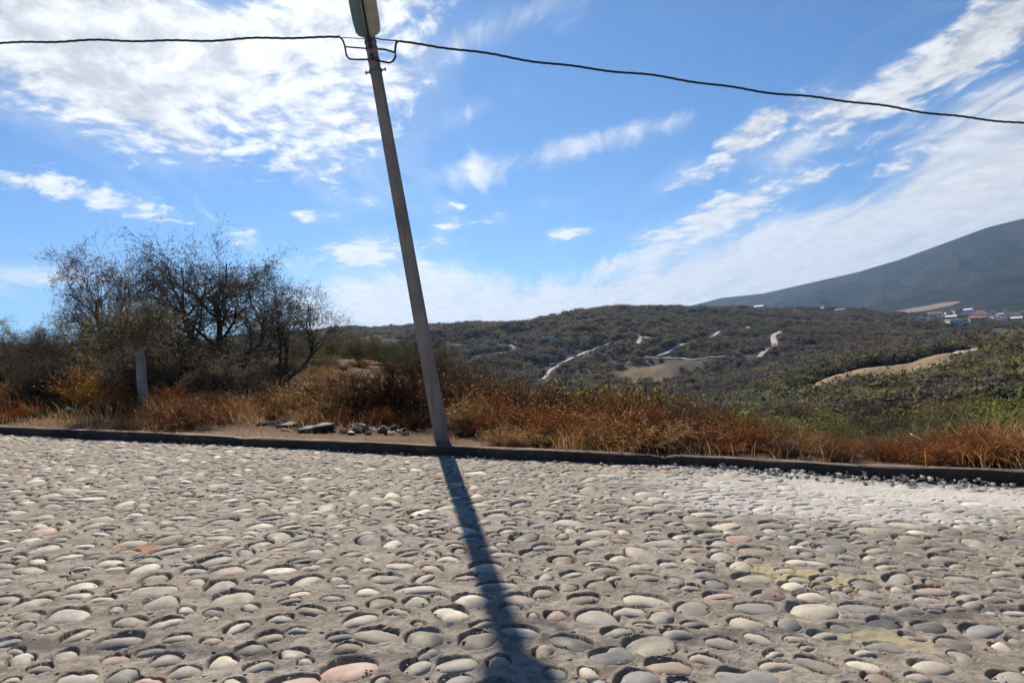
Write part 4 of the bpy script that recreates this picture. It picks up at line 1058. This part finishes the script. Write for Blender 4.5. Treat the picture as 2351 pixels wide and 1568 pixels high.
# ------------------------------------------------------------------ scrub trees on the slope below the road
def clump_kind(seed, h=3.0, n=1500, leaf=.13, stems=3, nc=(5, 4, 3)):
    tr, tw, lf = grow_tree(seed, h=h, stems=stems, nc=nc, spread=1.2, leaves=n, leaf=leaf, thick=.07, first=.15, flat=.2)
    return mesh_np('trunk', tr[0], tr[1], [M_BARK]), crown_mesh('crown', tw, lf), float(np.percentile(tw[0][:, 2], 99))
CK = [clump_kind(300 + i, n=(3200, 2600, 1500, 3000)[i], leaf=(.085, .08, .07, .09)[i], nc=(5, 5, 4)) for i in range(4)]
rr = np.random.default_rng(5)
placed = []
tries = 0
CLEAR = []      # (points, radius) kept free of trees
def road_px(pxs, y0=40): return np.array([on_ground(x, y, y0) for x, y in pxs])
TRACKS = [([(1238, 884), (1262, 852), (1285, 838), (1320, 822), (1360, 803), (1400, 791), (1432, 784)], 3.6, 'concrete'), ([(1262, 838), (1285, 836), (1312, 826)], 3.0, 'concrete'),
          ([(1040, 795), (1110, 793), (1165, 793), (1188, 800), (1175, 810), (1130, 816), (1080, 830)], 4.0, 'dirt'), ([(1480, 822), (1560, 823), (1640, 821), (1700, 818)], 4.5, 'dirt'),
          ([(1510, 820), (1540, 808), (1590, 786), (1640, 772), (1720, 752)], 4.5, 'dirt'), ([(1745, 824), (1765, 806), (1780, 790), (1775, 775), (1815, 757)], 5.0, 'dirt'), ([(1790, 818), (1830, 812), (1880, 815)], 4.0, 'dirt'),
          ([(1465, 790), (1470, 772), (1490, 775), (1500, 783), (1535, 772)], 4.0, 'dirt'), ([(2010, 752), (2050, 762), (2120, 764)], 6.0, 'dirt'), 
          ([(2200, 815), (2280, 790), (2351, 775), (2420, 762)], 4.5, 'dirt')]
TR3 = []
for pts, w_, kd in TRACKS:
    P3 = road_px(pts); dc = np.concatenate([[0], np.cumsum(np.linalg.norm(np.diff(P3[:, :2], axis=0), axis=1))])
    m_ = max(8, min(160, int(dc[-1] / 4))); u = np.linspace(0, dc[-1], m_)
    Q = np.stack([np.interp(u, dc, P3[:, i]) for i in range(2)], 1)
    for _ in range(2): Q[1:-1] = (Q[:-2] + 2 * Q[1:-1] + Q[2:]) / 4
    w_ *= .72
    TR3.append((Q, w_, kd)); CLEAR.append((Q, w_ * .5 + 2.9))
for pc, pp in zip(PC, PATCHES):
    CLEAR.append((pc[None, :2], max(pp[2], pp[3]) * .8))
CLP = np.vstack([c[0] for c in CLEAR]); CLR = np.concatenate([np.full(len(c[0]), c[1]) for c in CLEAR])
CLW = np.hypot(CLP[:, 0], CLP[:, 1]) 
def is_clear(x, y, shade=True):
    """true when no track or bare patch is near, or just behind along the view of the valley"""
    x, y = np.atleast_1d(x), np.atleast_1d(y); ok = np.ones(len(x), bool)
    for k in range(0, len(x), 4000):
        dx_ = x[k:k + 4000, None] - CLP[None, :, 0]; dy_ = y[k:k + 4000, None] - CLP[None, :, 1]
        ok[k:k + 4000] &= ~((dx_ ** 2 + dy_ ** 2) < CLR[None] ** 2).any(1)
    return ok
green_c = [(.17, .20, .065), (.23, .245, .085), (.125, .145, .06), (.21, .19, .085)]
grey_c = [(.16, .132, .11), (.19, .15, .12), (.125, .108, .095)]
GN_ = ['mid green', 'bright green', 'dark green', 'dull olive']; GY_ = ['grey-brown', 'pale brown', 'dark grey']
cnt = 0
while cnt < 230 and tries < 12000:
    tries += 1
    a_ = rr.uniform(-4, 44); dd_ = math.exp(rr.uniform(math.log(17), math.log(150)))
    if a_ < 4 and dd_ < 30: continue
    x, y = math.sin(R(a_)) * dd_, math.cos(R(a_)) * dd_
    gap = 1.2 + dd_ * .028
    if any((x - u) ** 2 + (y - v) ** 2 < gap * gap for u, v in placed): continue
    if dd_ > 60 and not is_clear(x, y)[0]: continue
    placed.append((x, y)); green = fbm(np.array([x / 30]), np.array([y / 30]), 2, 90)[0] + rr.normal(0, .5) + (.5 if dd_ < 60 else -.2) > 0
    h_ = (1.6 + 1.6 * rr.random()) * (1 + dd_ / 300)
    lim = np.interp(dd_, [17, 25, 40, 70, 120, 150], [-8.6, -8.0, -7.2, -6.4, -5.6, -4.4]) if a_ > 10 else -4.6
    h_ = min(h_, CAM_H + dd_ * math.tan(R(lim - .5 + 1.2 * rr.random())) - gz1(x, y))
    if h_ < .5: placed.pop(); continue
    kc = int(rr.integers(4) if green else rr.integers(3)); cc = green_c[kc] if green else grey_c[kc]
    where = 'close below the road' if dd_ < 34 else 'midway down the slope' if dd_ < 75 else 'far down the slope'
    size_ = 'low' if h_ < 1.6 else 'tall' if h_ > 2.6 else 'rounded'
    lab = ('%s %s leafy scrub tree growing %s' % (size_, GN_[kc], where) if green else '%s %s almost leafless scrub tree growing %s' % (size_, GY_[kc], where), '%s scrub trees %s' % ('green' if green else 'grey', where))
    plant('scrub_tree', CK[(0, 1, 3)[rr.integers(3)] if green else 2], (x, y, gz1(x, y) - .1), h_, rr.random() * 6.28, cc, lab[0], 'tree', lab[1], 1.1 + .3 * rr.random()); cnt += 1
q_ = spot(2010, 19.0); plant('scrub_tree', K_B, q_, top_h(2010, 905, q_), 1.0, DARK, 'dark bare-limbed tree rising from the green bushes below the road', 'tree', None, 1.0)

# far scrub: a mass nobody could count, scattered as instances of a few low trees
protos = bpy.data.collections.new('scrub_kinds')
def far_kind(seed, c_, n=340, leaf=.27, h=3.0):
    r = np.random.default_rng(seed); pts = []
    for k in range(5):
        cpt = r.normal(size=3) * np.array([.75, .75, .35]) + np.array([0, 0, 1.7]); pts.append(cpt + r.normal(size=(n // 5, 3)) * np.array([.55, .55, .45]))
    P = np.vstack(pts); P[:, 2] = np.maximum(P[:, 2], .15)
    lf = leaf_cloud(P, leaf, r); st = frusta([(0, 0, -.3)] * 4, r.normal(size=(4, 3)) * (.7, .7, .2) + (0, 0, 1.7), [.09] * 4, [.03] * 4, 3)
    V = np.vstack([st[0], lf[0]]); F = np.vstack([st[1], lf[1] + len(st[0])]); cl_ = np.repeat(np.array(c_)[None], len(V), 0) * (.75 + .5 * np.repeat(r.random(len(V) // 4 + 1), 4)[:len(V), None])
    cl_[:len(st[0])] = (.05, .042, .035)
    o = bpy.data.objects.new('scrub_kind', mesh_np('scrub_kind', V, F, [M_FAR], col=cl_)); protos.objects.link(o)
M_FAR = mat_leaf('far_foliage', use_obj=False, var=.3, transl=.5)
FC = [(.120, .132, .086), (.078, .098, .074), (.142, .126, .134), (.11, .102, .116), (.165, .165, .095), (.070, .073, .086), (.172, .138, .120)]
for i, c_ in enumerate(FC): far_kind(400 + i, c_)
rr = np.random.default_rng(17)
N = 115000
a_ = R(1) * rr.uniform(-47, 47, N); dd_ = np.sqrt(rr.uniform(105 ** 2, 1000 ** 2, N))
dd_ = np.where(rr.random(N) < .12, rr.uniform(105, 330, N), dd_)
dd_ = np.where(rr.random(N) < .10, np.sqrt(rr.uniform(1200 ** 2, 2100 ** 2, N)), dd_)
x, y = np.sin(a_) * dd_, np.cos(a_) * dd_
ok = is_clear(x, y) & (fbm(x / 45, y / 45, 3, 33) > -.75)
x, y, dd_ = x[ok], y[ok], dd_[ok]; n = len(x)
z = ground_z(x, y)
kn = .9 * fbm(x / 80, y / 80, 3, 44) + rr.normal(0, .30, n)
FARPTS = (x, y, z, kn, dd_)
def scatter(name, pts, idx, scl, rz, coll, label):
    me = bpy.data.meshes.new(name); me.vertices.add(len(pts)); me.vertices.foreach_set('co', np.asarray(pts, np.float32).ravel())
    for nm, tp, arr_, key in (('idx', 'INT', idx, 'value'), ('scl', 'FLOAT_VECTOR', scl, 'vector'), ('rot', 'FLOAT_VECTOR', rz, 'vector')):
        at = me.attributes.new(nm, tp, 'POINT'); at.data.foreach_set(key, np.asarray(arr_, np.int32 if tp == 'INT' else np.float32).ravel())
    o = obj(name, me, kind='stuff', label=label)
    ng = bpy.data.node_groups.new(name, 'GeometryNodeTree')
    ng.interface.new_socket('Geometry', in_out='INPUT', socket_type='NodeSocketGeometry'); ng.interface.new_socket('Geometry', in_out='OUTPUT', socket_type='NodeSocketGeometry')
    gi, go = ng.nodes.new('NodeGroupInput'), ng.nodes.new('NodeGroupOutput')
    ip = ng.nodes.new('GeometryNodeInstanceOnPoints'); ci_ = ng.nodes.new('GeometryNodeCollectionInfo')
    ci_.inputs['Collection'].default_value = coll; ci_.inputs['Separate Children'].default_value = True; ci_.inputs['Reset Children'].default_value = True
    ip.inputs['Pick Instance'].default_value = True
    def na(nm, dt):
        q = ng.nodes.new('GeometryNodeInputNamedAttribute'); q.data_type = dt; q.inputs['Name'].default_value = nm; return q.outputs[0]
    ng.links.new(gi.outputs[0], ip.inputs['Points']); ng.links.new(ci_.outputs[0], ip.inputs['Instance'])
    ng.links.new(na('idx', 'INT'), ip.inputs['Instance Index']); ng.links.new(na('scl', 'FLOAT_VECTOR'), ip.inputs['Scale']); ng.links.new(na('rot', 'FLOAT_VECTOR'), ip.inputs['Rotation'])
    ng.links.new(ip.outputs[0], go.inputs[0])
    md = o.modifiers.new('scatter', 'NODES'); md.node_group = ng
    return o
ix = np.clip(((kn + 1.2) / 2.4 * 7).astype(int), 0, 6)
ix = np.where((dd_ < 250) & (x > y * .3) & (rr.random(n) < .55), np.array([0, 4, 1, 4])[rr.integers(0, 4, n)], ix)
ix = np.where((dd_ > 1000) & (rr.random(n) < .6), 4, ix)
sc_ = ((.55 + .9 * rr.random(n) ** 2) * (1 + .3 * fbm(x / 50, y / 50, 2, 61)))[:, None] * np.array([[1.15, 1.15, .95]])
rt = np.zeros((n, 3)); rt[:, 2] = rr.random(n) * 6.28
scatter('distant_scrub', np.stack([x, y, z - .1], 1), ix, sc_, rt, protos, 'grey-green scrub covering the far hillsides')

# ------------------------------------------------------------------ tracks on the hillsides
M_TRK = {'concrete': mat_plain('track_concrete', (.46, .44, .40), .9, .12, .3), 'dirt': mat_plain('track_dirt', (.40, .345, .28), .95, .18, .2)}
for Q, w_, kd in TR3:
    T = np.gradient(Q, axis=0); T /= np.linalg.norm(T, axis=1, keepdims=True); Nn = np.stack([-T[:, 1], T[:, 0]], 1)
    rows = []
    for k, (f, dz_) in enumerate(((-.5, .0), (-.42, .30), (-.2, .34), (.2, .34), (.42, .30), (.5, .0))):
        B = Q + Nn * w_ * f; rows.append(np.column_stack([B, ground_z(B[:, 0], B[:, 1]) + dz_ + .05]))
    zc = np.max([r_[:, 2] for r_ in rows[1:5]], axis=0)
    for r_ in rows[1:5]: r_[:, 2] = np.maximum(r_[:, 2], zc - .12)
    V = np.stack(rows, 1).reshape(-1, 3); m_ = len(Q)
    F = np.array([(i * 6 + k, i * 6 + k + 1, (i + 1) * 6 + k + 1, (i + 1) * 6 + k) for i in range(m_ - 1) for k in range(5)])
    obj('path', mesh_np('path', V, F, [M_TRK[kd]], smooth=True), kind='structure', label='pale %s track on the far hillside' % kd)

# ------------------------------------------------------------------ houses across the valley
M_WALLS = [mat_plain('white_wall', (.85, .83, .79), .8, .06, .4), mat_plain('cream_wall', (.58, .50, .38), .8, .06, .4), mat_plain('brick_wall', (.36, .2, .14), .85, .1, .5), mat_plain('teal_wall', (.30, .45, .42), .8, .06, .4)]
M_ROOFS = [mat_plain('cement_roof', (.68, .66, .62), .9, .1, .4), mat_plain('red_roof', (.34, .15, .1), .85, .12, .4)]
M_WIN = mat_plain('window_glass', (.04, .05, .06), .15, .1, 1); M_DOOR = mat_plain('door_wood', (.12, .08, .05), .7, .1, 1)
def bx(*a): return box_vf(*a)
HM = {}
def house_mesh(k):
    if k in HM: return HM[k]
    r = np.random.default_rng(600 + k); w, dp, hgt = 8 + 5 * r.random(), 7 + 3 * r.random(), (3.2, 5.8, 3.4, 6.0)[k % 4]
    V, F = bx(-w / 2, w / 2, -dp / 2, dp / 2, -3.0, hgt); wall = (V, F)
    roof = bx(-w / 2 - .25, w / 2 + .25, -dp / 2 - .25, dp / 2 + .25, hgt, hgt + .35)
    if k % 3 == 1:
        V = np.array([(-w / 2 - .4, -dp / 2 - .4, hgt), (w / 2 + .4, -dp / 2 - .4, hgt), (w / 2 + .4, dp / 2 + .4, hgt), (-w / 2 - .4, dp / 2 + .4, hgt), (-w / 2 - .4, 0, hgt + 1.8), (w / 2 + .4, 0, hgt + 1.8)])
        roof = (V, [np.array([(0, 1, 5, 4), (2, 3, 4, 5), (3, 2, 1, 0)]), np.array([(1, 2, 5), (3, 0, 4)])])
    wins = []
    for fl in range(1 if hgt < 4 else 2):
        for q in (-.32, .0, .32):
            if fl == 0 and q == 0: continue
            wins.append(bx(q * w - .6, q * w + .6, -dp / 2 - .06, -dp / 2 + .1, 1.0 + fl * 2.8, 2.2 + fl * 2.8))
    door = bx(-.55, .55, -dp / 2 - .06, -dp / 2 + .1, 0, 2.1)
    HM[k] = (wall, roof, wins, door); return HM[k]
HOUSES = [(2135, 738), (2148, 733), (2162, 730), (2178, 726), (2185, 735), (2196, 722), (2210, 727), (2225, 721), (2240, 716), (2252, 724), (2262, 718), (2280, 722), (2296, 726), (2310, 716), (2330, 728), (2345, 712), (2215, 740), (2250, 736), (2300, 740), (2122, 744), (2365, 722), (2160, 716), (2290, 734), (2335, 742), (2205, 712), (2245, 745),
          (1790, 712), (1800, 708), (1862, 706), (1895, 711), (1590, 716), (1745, 716), (1258, 782), (1930, 722), (2190, 745), (2275, 707), (2230, 702), (2150, 705)]
NEARBY = ['with houses close on both sides', 'at the edge of the village', 'among the village trees']
for i, (px, py) in enumerate(HOUSES):
    q_ = on_ground(px, py, 250, 2400)
    k = i % 8; wall, roof, wins, door = house_mesh(k)
    wm = M_WALLS[0] if i % 5 else M_WALLS[(i // 5) % 4]
    if i == 30: wm = M_WALLS[0]
    village = px > 2000
    lab = ('small house in the white village at the foot of the mountain', 'village houses') if village else ('lone small white house on the scrubby hillside', 'lone hillside houses')
    big_ = (.85 + .35 * ((i * 37) % 10) / 10) if village else .9
    t = thing('house', (q_[0], q_[1], q_[2]), lab[0], 'house', lab[1], (i * .7) % 1.2 - .6 - math.atan2(q_[0], q_[1]), (big_, big_, big_))
    key = ('w', k, wm.name)
    if key not in HM: HM[key] = mesh_np('wall', wall[0], wall[1], [wm])
    obj('wall', HM[key], t)
    if ('r', k) not in HM:
        HM[('r', k)] = mesh_np('roof', roof[0], roof[1], [M_ROOFS[1 if k == 1 else 0]]); HM[('d', k)] = mesh_np('door', door[0], door[1], [M_DOOR]); HM[('n', k)] = [mesh_np('window', a[0], a[1], [M_WIN]) for a in wins]
    obj('roof', HM[('r', k)], t); obj('door', HM[('d', k)], t)
    for wme in HM[('n', k)]: obj('window', wme, t)
